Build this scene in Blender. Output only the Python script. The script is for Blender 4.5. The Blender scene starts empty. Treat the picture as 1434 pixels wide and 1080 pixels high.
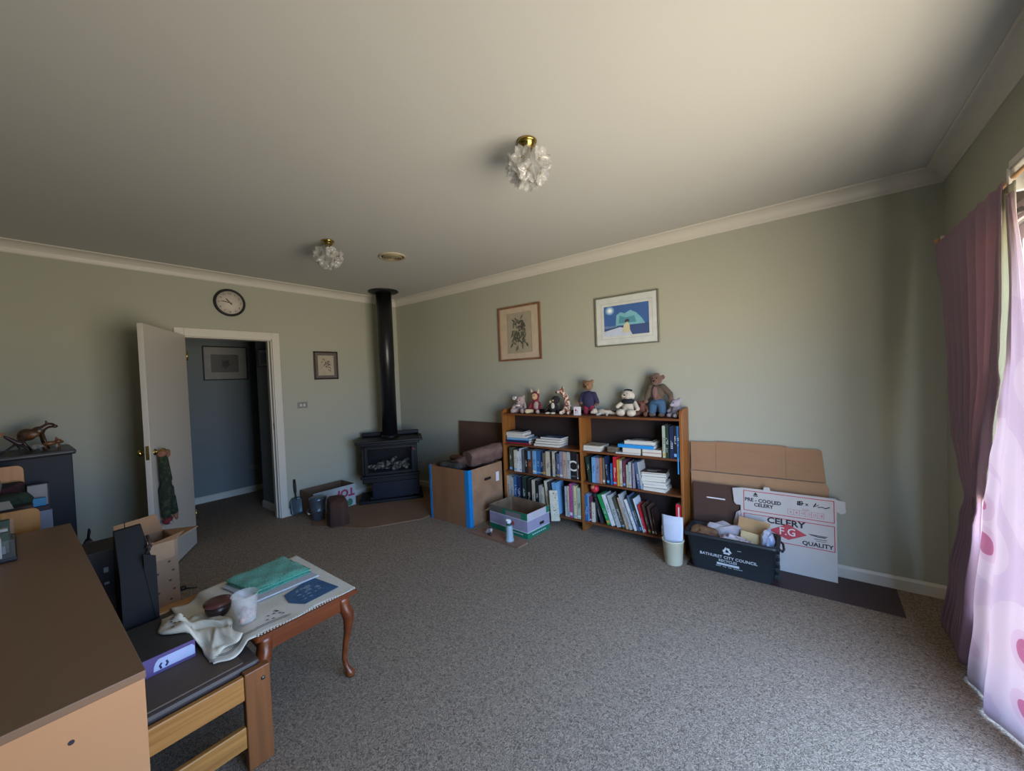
import bpy, bmesh, math, random
from mathutils import Vector, Matrix, Euler
random.seed(7)
S = bpy.context.scene
C = S.collection
PI = math.pi
V = Vector

# ------------------------------------------------------------------ materials
MATS = {}
def rgb(h):
    h = h.lstrip('#')
    c = [int(h[i:i+2], 16) / 255 for i in (0, 2, 4)]
    return tuple((x / 12.92 if x <= .04045 else ((x + .055) / 1.055) ** 2.4) for x in c)
def base(name):
    m = bpy.data.materials.new(name); m.use_nodes = True
    nt = m.node_tree; b = nt.nodes['Principled BSDF']
    return m, nt, b
def mat(name, col, rough=.6, var=.08, scale=12, bump=0, metal=0, bscale=None, stretch=None, sheen=0, spec=.5, col2=None, detail=4, coord='Object', sharp=None):
    """plain surface with a little procedural variation"""
    if name in MATS: return MATS[name]
    m, nt, b = base(name)
    col = rgb(col) if isinstance(col, str) else col
    if col2 is None:
        c2 = tuple(min(1, x * (1 + var)) for x in col); c1 = tuple(x * (1 - var) for x in col)
    else:
        c1 = col; c2 = rgb(col2) if isinstance(col2, str) else col2
    tc = nt.nodes.new('ShaderNodeTexCoord'); mp = nt.nodes.new('ShaderNodeMapping')
    nt.links.new(tc.outputs[coord], mp.inputs[0])
    if stretch: mp.inputs['Scale'].default_value = stretch
    n = nt.nodes.new('ShaderNodeTexNoise'); n.inputs['Scale'].default_value = scale; n.inputs['Detail'].default_value = detail
    nt.links.new(mp.outputs[0], n.inputs['Vector'])
    r = nt.nodes.new('ShaderNodeValToRGB')
    lo, hi = sharp if sharp else (.3, .7)
    r.color_ramp.elements[0].position = lo; r.color_ramp.elements[1].position = hi
    r.color_ramp.elements[0].color = (*c1, 1); r.color_ramp.elements[1].color = (*c2, 1)
    nt.links.new(n.outputs['Fac'], r.inputs[0]); nt.links.new(r.outputs[0], b.inputs['Base Color'])
    b.inputs['Roughness'].default_value = rough; b.inputs['Metallic'].default_value = metal
    b.inputs['Specular IOR Level'].default_value = spec
    if sheen: b.inputs['Sheen Weight'].default_value = sheen
    if bump:
        n2 = nt.nodes.new('ShaderNodeTexNoise'); n2.inputs['Scale'].default_value = bscale or scale * 3
        nt.links.new(mp.outputs[0], n2.inputs['Vector'])
        bp = nt.nodes.new('ShaderNodeBump'); bp.inputs['Strength'].default_value = min(1, bump); bp.inputs['Distance'].default_value = .01
        nt.links.new(n2.outputs['Fac'], bp.inputs['Height']); nt.links.new(bp.outputs[0], b.inputs['Normal'])
    MATS[name] = m
    return m
def wood(name, c1, c2, rough=.45, scale=3, axis='x', grain=14):
    if name in MATS: return MATS[name]
    m, nt, b = base(name)
    tc = nt.nodes.new('ShaderNodeTexCoord'); mp = nt.nodes.new('ShaderNodeMapping')
    nt.links.new(tc.outputs['Object'], mp.inputs[0])
    mp.inputs['Scale'].default_value = {'x': (.6, grain, grain), 'y': (grain, .6, grain), 'z': (grain, grain, .6)}[axis]
    n = nt.nodes.new('ShaderNodeTexNoise'); n.inputs['Scale'].default_value = scale; n.inputs['Detail'].default_value = 6
    n.inputs['Distortion'].default_value = .4
    nt.links.new(mp.outputs[0], n.inputs['Vector'])
    r = nt.nodes.new('ShaderNodeValToRGB'); r.color_ramp.elements[0].position = .33; r.color_ramp.elements[1].position = .68
    r.color_ramp.elements[0].color = (*rgb(c1), 1); r.color_ramp.elements[1].color = (*rgb(c2), 1)
    nt.links.new(n.outputs['Fac'], r.inputs[0]); nt.links.new(r.outputs[0], b.inputs['Base Color'])
    b.inputs['Roughness'].default_value = rough
    bp = nt.nodes.new('ShaderNodeBump'); bp.inputs['Strength'].default_value = .12; bp.inputs['Distance'].default_value = .003
    nt.links.new(n.outputs['Fac'], bp.inputs['Height']); nt.links.new(bp.outputs[0], b.inputs['Normal'])
    MATS[name] = m
    return m
def carpet_mat():
    m, nt, b = base('carpet')
    tc = nt.nodes.new('ShaderNodeTexCoord')
    mp = nt.nodes.new('ShaderNodeMapping'); mp.inputs['Scale'].default_value = (1, 1, 1)
    nt.links.new(tc.outputs['Object'], mp.inputs[0])
    n = nt.nodes.new('ShaderNodeTexNoise'); n.inputs['Scale'].default_value = 88; n.inputs['Detail'].default_value = 3; n.inputs['Distortion'].default_value = 1.6
    v = nt.nodes.new('ShaderNodeTexNoise'); v.inputs['Scale'].default_value = 3; v.inputs['Detail'].default_value = 3
    nt.links.new(mp.outputs[0], n.inputs['Vector']); nt.links.new(mp.outputs[0], v.inputs['Vector'])
    r = nt.nodes.new('ShaderNodeValToRGB')
    e = r.color_ramp.elements
    e[0].position = .36; e[0].color = (*rgb('#6a5c4f'), 1); e[1].position = .64; e[1].color = (*rgb('#a6947f'), 1)
    k = e.new(.5); k.color = (*rgb('#8e7e6e'), 1)
    nt.links.new(n.outputs['Fac'], r.inputs[0])
    mx = nt.nodes.new('ShaderNodeMix'); mx.data_type = 'RGBA'; mx.blend_type = 'MULTIPLY'; mx.inputs[0].default_value = .25
    nt.links.new(r.outputs[0], mx.inputs[6]); nt.links.new(v.outputs['Color'], mx.inputs[7])
    r2 = nt.nodes.new('ShaderNodeValToRGB'); r2.color_ramp.elements[0].color = (.75, .75, .75, 1); r2.color_ramp.elements[1].color = (1, 1, 1, 1)
    nt.links.new(v.outputs['Fac'], r2.inputs[0]); nt.links.new(r2.outputs[0], mx.inputs[7])
    nt.links.new(mx.outputs[2], b.inputs['Base Color'])
    b.inputs['Roughness'].default_value = .95; b.inputs['Specular IOR Level'].default_value = .15
    bp = nt.nodes.new('ShaderNodeBump'); bp.inputs['Strength'].default_value = .6; bp.inputs['Distance'].default_value = .01
    nt.links.new(n.outputs['Fac'], bp.inputs['Height']); nt.links.new(bp.outputs[0], b.inputs['Normal'])
    return m
def glass_mat(name, col=(.9, .92, .92), alpha=.35, rough=.08, spec=.5):
    m, nt, b = base(name)
    b.inputs['Base Color'].default_value = (*col, 1); b.inputs['Roughness'].default_value = rough
    b.inputs['Alpha'].default_value = alpha; b.inputs['Specular IOR Level'].default_value = spec
    MATS[name] = m
    return m
def sheer_mat():
    m, nt, b = base('sheer')
    out = nt.nodes['Material Output']
    tc = nt.nodes.new('ShaderNodeTexCoord')
    mp = nt.nodes.new('ShaderNodeMapping'); mp.inputs['Scale'].default_value = (1, 3.2, 2.3)
    nt.links.new(tc.outputs['Object'], mp.inputs[0])
    vo = nt.nodes.new('ShaderNodeTexVoronoi'); vo.inputs['Scale'].default_value = 1.5; vo.inputs['Randomness'].default_value = 1
    nt.links.new(mp.outputs[0], vo.inputs['Vector'])
    r = nt.nodes.new('ShaderNodeValToRGB'); e = r.color_ramp.elements
    r.color_ramp.interpolation = 'CONSTANT'
    e[0].position = 0; e[0].color = (*rgb('#b57a90'), 1); e[1].position = .17; e[1].color = (*rgb('#c6b1b9'), 1)
    k = e.new(.28); k.color = (*rgb('#cbbcc0'), 1)
    k = e.new(.62); k.color = (*rgb('#c4b3bb'), 1)
    nt.links.new(vo.outputs['Distance'], r.inputs[0])
    d = nt.nodes.new('ShaderNodeBsdfDiffuse'); t = nt.nodes.new('ShaderNodeBsdfTranslucent'); tr = nt.nodes.new('ShaderNodeBsdfTransparent')
    nt.links.new(r.outputs[0], d.inputs[0]); nt.links.new(r.outputs[0], t.inputs[0])
    m1 = nt.nodes.new('ShaderNodeMixShader'); m1.inputs[0].default_value = .45
    m2 = nt.nodes.new('ShaderNodeMixShader'); m2.inputs[0].default_value = .10
    nt.links.new(d.outputs[0], m1.inputs[1]); nt.links.new(t.outputs[0], m1.inputs[2])
    nt.links.new(m1.outputs[0], m2.inputs[1]); nt.links.new(tr.outputs[0], m2.inputs[2])
    nt.links.new(m2.outputs[0], out.inputs[0])
    return m
def fabric_translucent(name, col, tcol, fac=.3):
    m, nt, b = base(name)
    out = nt.nodes['Material Output']
    n = nt.nodes.new('ShaderNodeTexNoise'); n.inputs['Scale'].default_value = 260
    tc = nt.nodes.new('ShaderNodeTexCoord'); nt.links.new(tc.outputs['Object'], n.inputs['Vector'])
    r = nt.nodes.new('ShaderNodeValToRGB'); c = rgb(col)
    r.color_ramp.elements[0].color = (*[x * .75 for x in c], 1); r.color_ramp.elements[1].color = (*[min(1, x * 1.2) for x in c], 1)
    nt.links.new(n.outputs['Fac'], r.inputs[0])
    d = nt.nodes.new('ShaderNodeBsdfDiffuse'); t = nt.nodes.new('ShaderNodeBsdfTranslucent')
    t.inputs[0].default_value = (*rgb(tcol), 1); nt.links.new(r.outputs[0], d.inputs[0])
    m1 = nt.nodes.new('ShaderNodeMixShader'); m1.inputs[0].default_value = fac
    nt.links.new(d.outputs[0], m1.inputs[1]); nt.links.new(t.outputs[0], m1.inputs[2]); nt.links.new(m1.outputs[0], out.inputs[0])
    return m

# ------------------------------------------------------------------ mesh builder
class B:
    def __init__(s): s.bm = bmesh.new(); s.ms = []; s.cur = 0
    def use(s, m):
        if m not in s.ms: s.ms.append(m)
        s.cur = s.ms.index(m); return s
    def _f(s, vs, smooth=False):
        try: f = s.bm.faces.new(vs)
        except ValueError: return None
        f.material_index = s.cur; f.smooth = smooth; return f
    def box(s, a, b, M=None, bev=0):
        x0, y0, z0 = [min(p, q) for p, q in zip(a, b)]; x1, y1, z1 = [max(p, q) for p, q in zip(a, b)]
        ps = [V(p) for p in ((x0,y0,z0),(x1,y0,z0),(x1,y1,z0),(x0,y1,z0),(x0,y0,z1),(x1,y0,z1),(x1,y1,z1),(x0,y1,z1))]
        if M: ps = [M @ p for p in ps]
        v = [s.bm.verts.new(p) for p in ps]
        fs = [s._f([v[i] for i in q]) for q in ((0,3,2,1),(4,5,6,7),(0,1,5,4),(1,2,6,5),(2,3,7,6),(3,0,4,7))]
        if bev:
            es = list({e for f in fs if f for e in f.edges})
            r = bmesh.ops.bevel(s.bm, geom=es, offset=bev, segments=2, affect='EDGES', profile=.6, material=-1)
        return s
    def prism(s, pts, d, M=None, smooth=False):
        """polygon pts (3d) extruded by vector d"""
        d = V(d); a = [V(p) for p in pts]; b = [p + d for p in a]
        if M: a = [M @ p for p in a]; b = [M @ p for p in b]
        va = [s.bm.verts.new(p) for p in a]; vb = [s.bm.verts.new(p) for p in b]; n = len(a)
        s._f(list(reversed(va))); s._f(vb)
        for i in range(n): s._f([va[i], va[(i+1)%n], vb[(i+1)%n], vb[i]], smooth)
        return s
    def poly(s, pts, M=None):
        s._f([s.bm.verts.new((M @ V(p)) if M else V(p)) for p in pts]); return s
    def rings(s, rs, close=True, caps=True, smooth=True):
        vr = [[s.bm.verts.new(V(p)) for p in r] for r in rs]; n = len(rs[0])
        for a, b in zip(vr[:-1], vr[1:]):
            for i in range(n if close else n - 1):
                s._f([a[i], a[(i+1)%n], b[(i+1)%n], b[i]], smooth)
        if caps and close: s._f(list(reversed(vr[0]))); s._f(vr[-1])
        return s
    def lathe(s, prof, c=(0,0,0), n=24, M=None, caps=True):
        rs = []
        for r, z in prof:
            ring = [V((c[0] + r*math.cos(2*PI*i/n), c[1] + r*math.sin(2*PI*i/n), c[2] + z)) for i in range(n)]
            rs.append([M @ p for p in ring] if M else ring)
        return s.rings(rs, caps=caps)
    def tube(s, pts, r, n=10):
        pts = [V(p) for p in pts]; rs = []; N = len(pts)
        rad = r if isinstance(r, (list, tuple)) else [r]*N
        up = None
        for i, p in enumerate(pts):
            t = (pts[min(i+1, N-1)] - pts[max(i-1, 0)]).normalized()
            if up is None: up = t.orthogonal().normalized()
            up = (up - t * up.dot(t)).normalized(); sd = t.cross(up)
            rs.append([p + (up*math.cos(2*PI*k/n) + sd*math.sin(2*PI*k/n)) * rad[i] for k in range(n)])
        return s.rings(rs)
    def ball(s, c, r, M=None, u=16, v=10):
        rr = (r, r, r) if isinstance(r, (int, float)) else r
        T = Matrix.Translation(V(c)) @ (M if M else Matrix.Identity(4)) @ Matrix.Diagonal((*rr, 1))
        g = bmesh.ops.create_uvsphere(s.bm, u_segments=u, v_segments=v, radius=1, matrix=T)
        for f in {f for w in g['verts'] for f in w.link_faces}: f.material_index = s.cur; f.smooth = True
        return s
    def grid(s, fn, nu, nv, smooth=True):
        g = [[s.bm.verts.new(V(fn(i/nu, j/nv))) for j in range(nv+1)] for i in range(nu+1)]
        for i in range(nu):
            for j in range(nv): s._f([g[i][j], g[i+1][j], g[i+1][j+1], g[i][j+1]], smooth)
        return s
    def text(s, txt, size, M, off=0, depth=.0004, align='CENTER', sx=1):
        cu = bpy.data.curves.new('t', 'FONT'); cu.body = txt; cu.size = size; cu.offset = off; cu.extrude = depth; cu.align_x = align; cu.resolution_u = 2
        o = bpy.data.objects.new('t', cu); C.objects.link(o); bpy.context.view_layer.update()
        me = o.to_mesh(); vs = [s.bm.verts.new(M @ V((v.co.x*sx, v.co.y, v.co.z))) for v in me.vertices]
        for p in me.polygons: s._f([vs[i] for i in p.vertices])
        o.to_mesh_clear(); bpy.data.objects.remove(o); bpy.data.curves.remove(cu)
        return s
def obj(name, b, m=None, parent=None, **kw):
    me = bpy.data.meshes.new(name)
    bmesh.ops.remove_doubles(b.bm, verts=b.bm.verts, dist=1e-6) if kw.get('merge') else None
    if kw.get('normals', True): bmesh.ops.recalc_face_normals(b.bm, faces=b.bm.faces)
    b.bm.to_mesh(me); b.bm.free()
    for x in (b.ms if b.ms else [m]): me.materials.append(x)
    o = bpy.data.objects.new(name, me); C.objects.link(o)
    if parent is not None: o.parent = parent
    if kw.get('loc'): o.location = kw['loc']
    if kw.get('rot'): o.rotation_euler = kw['rot']
    if kw.get('bevel'):
        q = o.modifiers.new('bevel', 'BEVEL'); q.width = kw['bevel']; q.segments = 2; q.limit_method = 'ANGLE'
    if kw.get('label'): o['label'] = kw['label']
    return o
def thing(name, label, cat, loc=(0,0,0), rz=0, group=None, rot=None):
    o = bpy.data.objects.new(name, None); C.objects.link(o)
    o.location = loc; o.rotation_euler = rot if rot else (0, 0, rz); o.empty_display_size = .05
    o['label'] = label; o['category'] = cat
    if group: o['group'] = group
    return o
def tag(o, label, cat, group=None, kind=None):
    o['label'] = label; o['category'] = cat
    if group: o['group'] = group
    if kind: o['kind'] = kind
    return o
def struct(name, b, m=None, parent=None, **kw):
    o = obj(name, b, m, parent, **kw)
    if parent is None: o['kind'] = 'structure'
    return o
def blob(name, shapes, m, parent, voxel=.006, smooth=3):
    """one continuous surface out of overlapping ellipsoids (c, r) and capsules (a, b, ra, rb)"""
    b = B()
    for sh in shapes:
        if len(sh) == 2: b.ball(sh[0], sh[1])
        elif len(sh) == 3: b.ball(sh[0], sh[1], M=Euler(sh[2]).to_matrix().to_4x4())
        else:
            a, c, ra, rb = sh; a = V(a); c = V(c); n = max(3, int((a-c).length / (min(ra, rb)*.6)) + 1)
            for i in range(n+1):
                t = i/n; b.ball(a.lerp(c, t), ra + (rb-ra)*t, u=12, v=8)
    o = obj(name, b, m, parent, normals=False)
    q = o.modifiers.new('remesh', 'REMESH'); q.mode = 'VOXEL'; q.voxel_size = voxel; q.use_smooth_shade = True
    q = o.modifiers.new('smooth', 'SMOOTH'); q.factor = .5; q.iterations = smooth
    return o

# ------------------------------------------------------------------ shared materials
wall_m = mat('sage_wall_paint', '#aaaa9a', rough=.85, var=.015, scale=1.5, bump=.03, bscale=160, spec=.25)
ceil_m = mat('ceiling_paint', '#c0bfb9', rough=.9, var=.012, scale=1, spec=.2)
trim_m = mat('cream_gloss_trim', '#cdc8bc', rough=.4, var=.02, scale=3)
door_m = mat('door_paint', '#c3bdb2', rough=.38, var=.02, scale=2)
carpet_m = carpet_mat()
case_wood = wood('bookcase_wood', '#7d4a1d', '#9a5f28', axis='z', grain=10)
case_shelf = wood('bookcase_shelf', '#5f351a', '#7b4825', axis='x', grain=12)
case_back = mat('bookcase_backboard', '#2a1c18', rough=.7)
pine = wood('pine', '#935f2a', '#b9803f', axis='y', grain=12, scale=4)
pine_z = wood('pine_upright', '#744522', '#885127', axis='z', grain=10)
orange_ply = wood('orange_ply', '#99642a', '#b17a36', axis='z', grain=9, rough=.35)
mahog = wood('mahogany', '#5c2a13', '#7b3d1b', axis='y', grain=9, rough=.3)
card = mat('cardboard', '#9a7656', rough=.85, var=.06, scale=4, stretch=(1, 1, 6))
card_in = mat('cardboard_inside', '#7d6149', rough=.9, var=.08, scale=5)
card_dark = mat('cardboard_dark', '#553b2c', rough=.85, var=.06, scale=6)
black_m = mat('black_metal', '#17181b', rough=.5, var=.1, scale=20)
stove_m = mat('stove_iron', '#090a0f', rough=.5, var=.1, scale=14, spec=.3)
navy_m = mat('navy_paint', '#1b1f27', rough=.55, spec=.3)
brass = mat('brass', '#b59c58', rough=.22, metal=1, var=.05)
white_m = mat('white_plastic', '#d8d5cd', rough=.45)
paper_m = mat('white_paper', '#d9d6d6', rough=.8, var=.03)
page_m = mat('book_pages', '#cfc8b8', rough=.85, var=.12, scale=8, stretch=(1, 1, 90))
red_ink = mat('red_ink', '#b5404a', rough=.7)
ink = mat('black_ink', '#25252a', rough=.7)
zinc = mat('galvanised_steel', '#6f7a84', rough=.4, metal=.7, var=.12, scale=9)

# ------------------------------------------------------------------ room shell
L, H, YB = 5.51, 2.70, -5.8
b = B().box((-2.2, YB-.1, -.1), (L+.15, .15, 0)); struct('floor', b, carpet_m)
b = B().box((-.12, YB-.1, H), (L+.15, .15, H+.1)); struct('ceiling', b, ceil_m)
b = B().box((-.12, 0, 0), (L+.12, .12, H)); struct('wall_shelf_side', b, wall_m)
DY0, DY1, DZ = -2.49, -1.69, 2.05
b = B().box((-.12, DY1, 0), (0, 0, H)).box((-.12, YB, 0), (0, DY0, H)).box((-.12, DY0, DZ), (0, DY1, H)); struct('wall_left', b, wall_m)
b = B().box((-.12, YB-.12, 0), (L+.12, YB, H)); struct('wall_back', b, wall_m)
WY0, WY1, WZ = -3.35, -.95, 2.06
b = B().box((L, WY1, 0), (L+.12, 0, H)).box((L, YB, 0), (L+.12, WY0, H)).box((L, WY0, WZ), (L+.12, WY1, H)); struct('wall_window_side', b, wall_m)
# hallway beyond the door
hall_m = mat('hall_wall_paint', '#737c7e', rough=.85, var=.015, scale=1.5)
b = B().box((-1.72, -4.2, 0), (-1.60, -.3, H)); struct('wall_hall_far', b, hall_m)
b = B().box((-.67, -1.63, 0), (-.12, -1.51, H)); struct('wall_hall_stub', b, hall_m)
b = B().box((-1.6, -.42, 0), (-.12, -.30, H)); struct('wall_hall_end', b, hall_m)
b = B().box((-1.6, -4.2, 0), (-.12, -4.08, H)); struct('wall_hall_near', b, hall_m)
b = B().box((-1.72, -4.2, 2.5), (-.12, -.3, 2.6)); struct('ceiling_hall', b, ceil_m)
# cornice: cove profile
def cornice(name, a, c, inward, m0=1, m1=1):
    a, c, n = V(a), V(c), V(inward); d = (c-a).normalized(); h = .09
    prof = [(0, 0), (0, -.09), (.006, -.09)] + [(.012 + (1-math.cos(t))*.0 + .075*math.sin(t)**1.0*0 + .072*(1-math.cos(t)), -.082 + .072*math.sin(t)) for t in [PI/2*k/7 for k in range(8)]] + [(.09, -.006), (.09, 0)]
    def ring(p, s):  return [p + n*u + V((0, 0, w)) + d*s*u for u, w in prof]
    b = B(); b.rings([ring(a, m0), ring(c, -m1)], smooth=False); return struct(name, b, trim_m)
cornice('trim_1', (0, 0, H), (0, YB, H), (1, 0, 0))
cornice('trim_2', (0, 0, H), (L, 0, H), (0, -1, 0))
cornice('trim_3', (L, 0, H), (L, YB, H), (-1, 0, 0))
def board(name, a, c, n, h=.085, t=.018):
    a, c, n = V(a), V(c), V(n)
    prof = [(0, 0), (t, 0), (t, h*.8), (t*.5, h), (0, h)]
    b = B(); b.rings([[p + n*u + V((0, 0, w)) for u, w in prof] for p in (a, c)], smooth=False); return struct(name, b, trim_m)
board('baseboard_shelf_side', (.0, 0, 0), (L, 0, 0), (0, -1, 0))
board('baseboard_left', (0, -.0, 0), (0, -1.625, 0), (1, 0, 0))
board('baseboard_left_far', (0, -2.555, 0), (0, YB, 0), (1, 0, 0))
board('baseboard_window_side', (L, 0, 0), (L, -.88, 0), (-1, 0, 0))
board('baseboard_hall', (-1.6, -4.08, 0), (-1.6, -.42, 0), (1, 0, 0))
board('baseboard_hall_stub', (-.67, -1.63, 0), (-.13, -1.63, 0), (0, -1, 0))
# door frame
b = B().box((-.13, DY1-.0, 0), (.0, DY1-.022, DZ)).box((-.13, DY0, 0), (0, DY0+.022, DZ)).box((-.13, DY0, DZ-.022), (0, DY1, DZ))
b.box((-.06, DY1-.022, 0), (-.045, DY1-.034, DZ-.02))
for (p, q) in (((0, DY1-.012, 0), (.018, -1.625, 2.12)), ((0, DY0+.012, 0), (.018, -2.555, 2.12)), ((0, DY0+.012, DZ-.012), (.018, DY1-.012, 2.12))): b.box(p, q)
b.box((-.14, DY1-.012, 0), (-.12, -1.632, 2.12))
o = struct('trim_4', b, trim_m, bevel=.004)
b = B().box((-.028, -1.7125, 1.02), (-.008, -1.715, 1.09)); obj('strike_plate', b, zinc, o)

# ------------------------------------------------------------------ open door
A = math.radians(-30.4)
door = bpy.data.objects.new('door_1', None); C.objects.link(door); door.location = (.035, -2.475, 0); door.rotation_euler = (0, 0, A); door['kind'] = 'structure'
b = B().box((0, -.036, .012), (.815, 0, 2.045)); obj('door_leaf', b, door_m, door, bevel=.002)
b = B().box((.8145, -.029, .98), (.8165, -.007, 1.09)); obj('latch_plate', b, brass, door)
for s in (1, -1):
    y0 = 0 if s > 0 else -.036
    M = Matrix.Translation((.745, y0, 1.03)) @ Matrix.Rotation(-s*PI/2, 4, 'X')
    b = B(); b.lathe([(.001, 0), (.026, 0), (.026, .004), (.011, .008), (.009, .03), (.018, .036), (.027, .046), (.028, .056), (.02, .066), (.004, .068)], M=M, n=20)
    obj('door_knob', b, brass, door)
for z in (.25, 1.8):
    b = B(); b.lathe([(.007, 0), (.007, .09)], c=(-.006, .004, z), n=10); obj('hinge', b, brass, door)

# ------------------------------------------------------------------ window, outside
alu = mat('window_frame_paint', '#cfc9bd', rough=.4, var=.03)
win = bpy.data.objects.new('window_1', None); C.objects.link(win); win['kind'] = 'structure'
b = B().box((L+.02, WY0, 0.0), (L+.10, WY1, .06)).box((L+.02, WY0, WZ-.06), (L+.10, WY1, WZ)).box((L+.02, WY1-.05, .06), (L+.10, WY1, WZ-.06)).box((L+.02, WY0, .06), (L+.10, WY0+.05, WZ-.06))
b.box((L+.04, -2.18, .06), (L+.09, -2.12, WZ-.06)); obj('window_frame', b, alu, win, bevel=.003)
b = B().box((L+.06, WY0+.05, .06), (L+.064, -2.18, WZ-.06)).box((L+.06, -2.12, .06), (L+.064, WY1-.05, WZ-.06)); obj('window_pane', b, glass_mat('window_glass', (.95, .97, .97), .08, .02), win)
b = B()
for (p, q) in (((L-.016, WY1, 0), (L, WY1+.07, WZ+.07)), ((L-.016, WY0-.07, 0), (L, WY0, WZ+.07)), ((L-.016, WY0, WZ), (L, WY1, WZ+.07))): b.box(p, q)
struct('trim_5', b, trim_m, bevel=.004)
# ------------------------------------------------------------------ camera
cam = bpy.data.cameras.new('camera'); co = bpy.data.objects.new('camera', cam); C.objects.link(co)
yaw, pitch, roll = 2.2218, -.0234, -.0399
f = V((math.cos(pitch)*math.cos(yaw), math.cos(pitch)*math.sin(yaw), math.sin(pitch)))
r0 = f.cross(V((0, 0, 1))).normalized(); u0 = r0.cross(f)
r_ = r0*math.cos(roll) + u0*math.sin(roll); u_ = -r0*math.sin(roll) + u0*math.cos(roll)
co.matrix_world = Matrix(((r_.x, u_.x, -f.x, 4.8118), (r_.y, u_.y, -f.y, -3.5518), (r_.z, u_.z, -f.z, 1.518), (0, 0, 0, 1)))
cam.sensor_width = 36; cam.lens = 540.2 / 1434 * 36; cam.clip_start = .02
S.camera = co
# ------------------------------------------------------------------ daylight
w = bpy.data.worlds.new('sky'); S.world = w; w.use_nodes = True
nt = w.node_tree; bg = nt.nodes['Background']
tc = nt.nodes.new('ShaderNodeTexCoord'); sp = nt.nodes.new('ShaderNodeSeparateXYZ'); mr = nt.nodes.new('ShaderNodeMapRange')
mr.inputs[1].default_value = -1; mr.inputs[2].default_value = 1
rp = nt.nodes.new('ShaderNodeValToRGB'); nt.links.new(tc.outputs['Generated'], sp.inputs[0]); nt.links.new(sp.outputs[2], mr.inputs[0]); nt.links.new(mr.outputs[0], rp.inputs[0])
e = rp.color_ramp.elements
e[0].position = 0; e[0].color = (.60, .53, .42, 1)
e[1].position = 1; e[1].color = (.30, .48, .85, 1)
for p, c in ((.42, (.78, .70, .58, 1)), (.49, (.86, .78, .66, 1)), (.51, (.40, .62, 1.02, 1)), (.62, (.36, .60, 1.02, 1))):
    k = e.new(p); k.color = c
nt.links.new(rp.outputs[0], bg.inputs[0])
# world strength raised towards -y, added to brighten the shelf wall
ma = nt.nodes.new('ShaderNodeMapRange'); ma.interpolation_type = 'SMOOTHSTEP'
ma.inputs[1].default_value = -.75; ma.inputs[2].default_value = .25; ma.inputs[3].default_value = 25; ma.inputs[4].default_value = 13.5
nt.links.new(sp.outputs[1], ma.inputs[0]); nt.links.new(ma.outputs[0], bg.inputs[1])
pl = bpy.data.lights.new('window_portal', 'AREA'); pl.shape = 'RECTANGLE'; pl.size = WY1-WY0; pl.size_y = WZ
pl.cycles.is_portal = True
po = bpy.data.objects.new('window_portal', pl); C.objects.link(po); po.location = (L+.125, (WY0+WY1)/2, WZ/2); po.rotation_euler = (0, PI/2, 0)
po.rotation_euler = Euler((0, PI/2, 0)); pl.size = WZ; pl.size_y = WY1-WY0

S.view_settings.view_transform = 'Standard'; S.view_settings.look = 'None'; S.view_settings.gamma = 1; S.view_settings.use_curve_mapping = False
S.view_settings.exposure = 0
S.cycles.use_denoising = True
S.cycles.max_bounces = 10; S.cycles.diffuse_bounces = 6; S.cycles.transparent_max_bounces = 12
S.cycles.caustics_reflective = False; S.cycles.caustics_refractive = False
S.cycles.sample_clamp_indirect = 8
# ================================================================== bookcase
SH = {'bottom': .10, 'middle': .483, 'upper': .782, 'top': 1.115}
bc = thing('bookcase', 'wide wooden bookcase with two bays of shelves standing against the long wall', 'bookcase', (3.06, -.12, 0))
def lb(o): o.location = V(o.location) - V((3.06, -.12, 0)); return o
LOC = V((3.06, -.12, 0))
def panel(x0, x1, ztop, name, full=True):
    b = B(); y0, y1 = -.235, -.012
    if full:
        pts = [(x0, y1, 0), (x0, y0, 0), (x0, y0, ztop-.05)] + [(x0, y0+.045*(1-math.cos(t)), ztop-.05+.045*math.sin(t)) for t in [PI/2*k/5 for k in range(1, 6)]] + [(x0, y1, ztop)]
    else: pts = [(x0, y1, 0), (x0, y0+.004, 0), (x0, y0+.004, ztop), (x0, y1, ztop)]
    b.prism(pts, (x1-x0, 0, 0)); o = obj(name, b, case_wood, bc, bevel=.0025); o.location = -LOC; return o
panel(2.122, 2.145, 1.165, 'side_panel'); panel(3.982, 4.005, 1.195, 'side_panel'); panel(3.069, 3.094, 1.104, 'divider', False)
for z in (SH['bottom'], SH['middle'], SH['upper']):
    for x0, x1 in ((2.145, 3.069), (3.094, 3.982)):
        o = obj('shelf', B().box((x0, -.232, z-.018), (x1, -.02, z)), case_shelf, bc, bevel=.002); o.location = -LOC
o = obj('top_board', B().box((2.145, -.234, 1.097), (3.982, -.02, 1.115)), case_shelf, bc, bevel=.002); o.location = -LOC
o = obj('back_board', B().box((2.145, -.02, .09), (3.982, -.013, 1.15)), case_back, bc); o.location = -LOC

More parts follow.
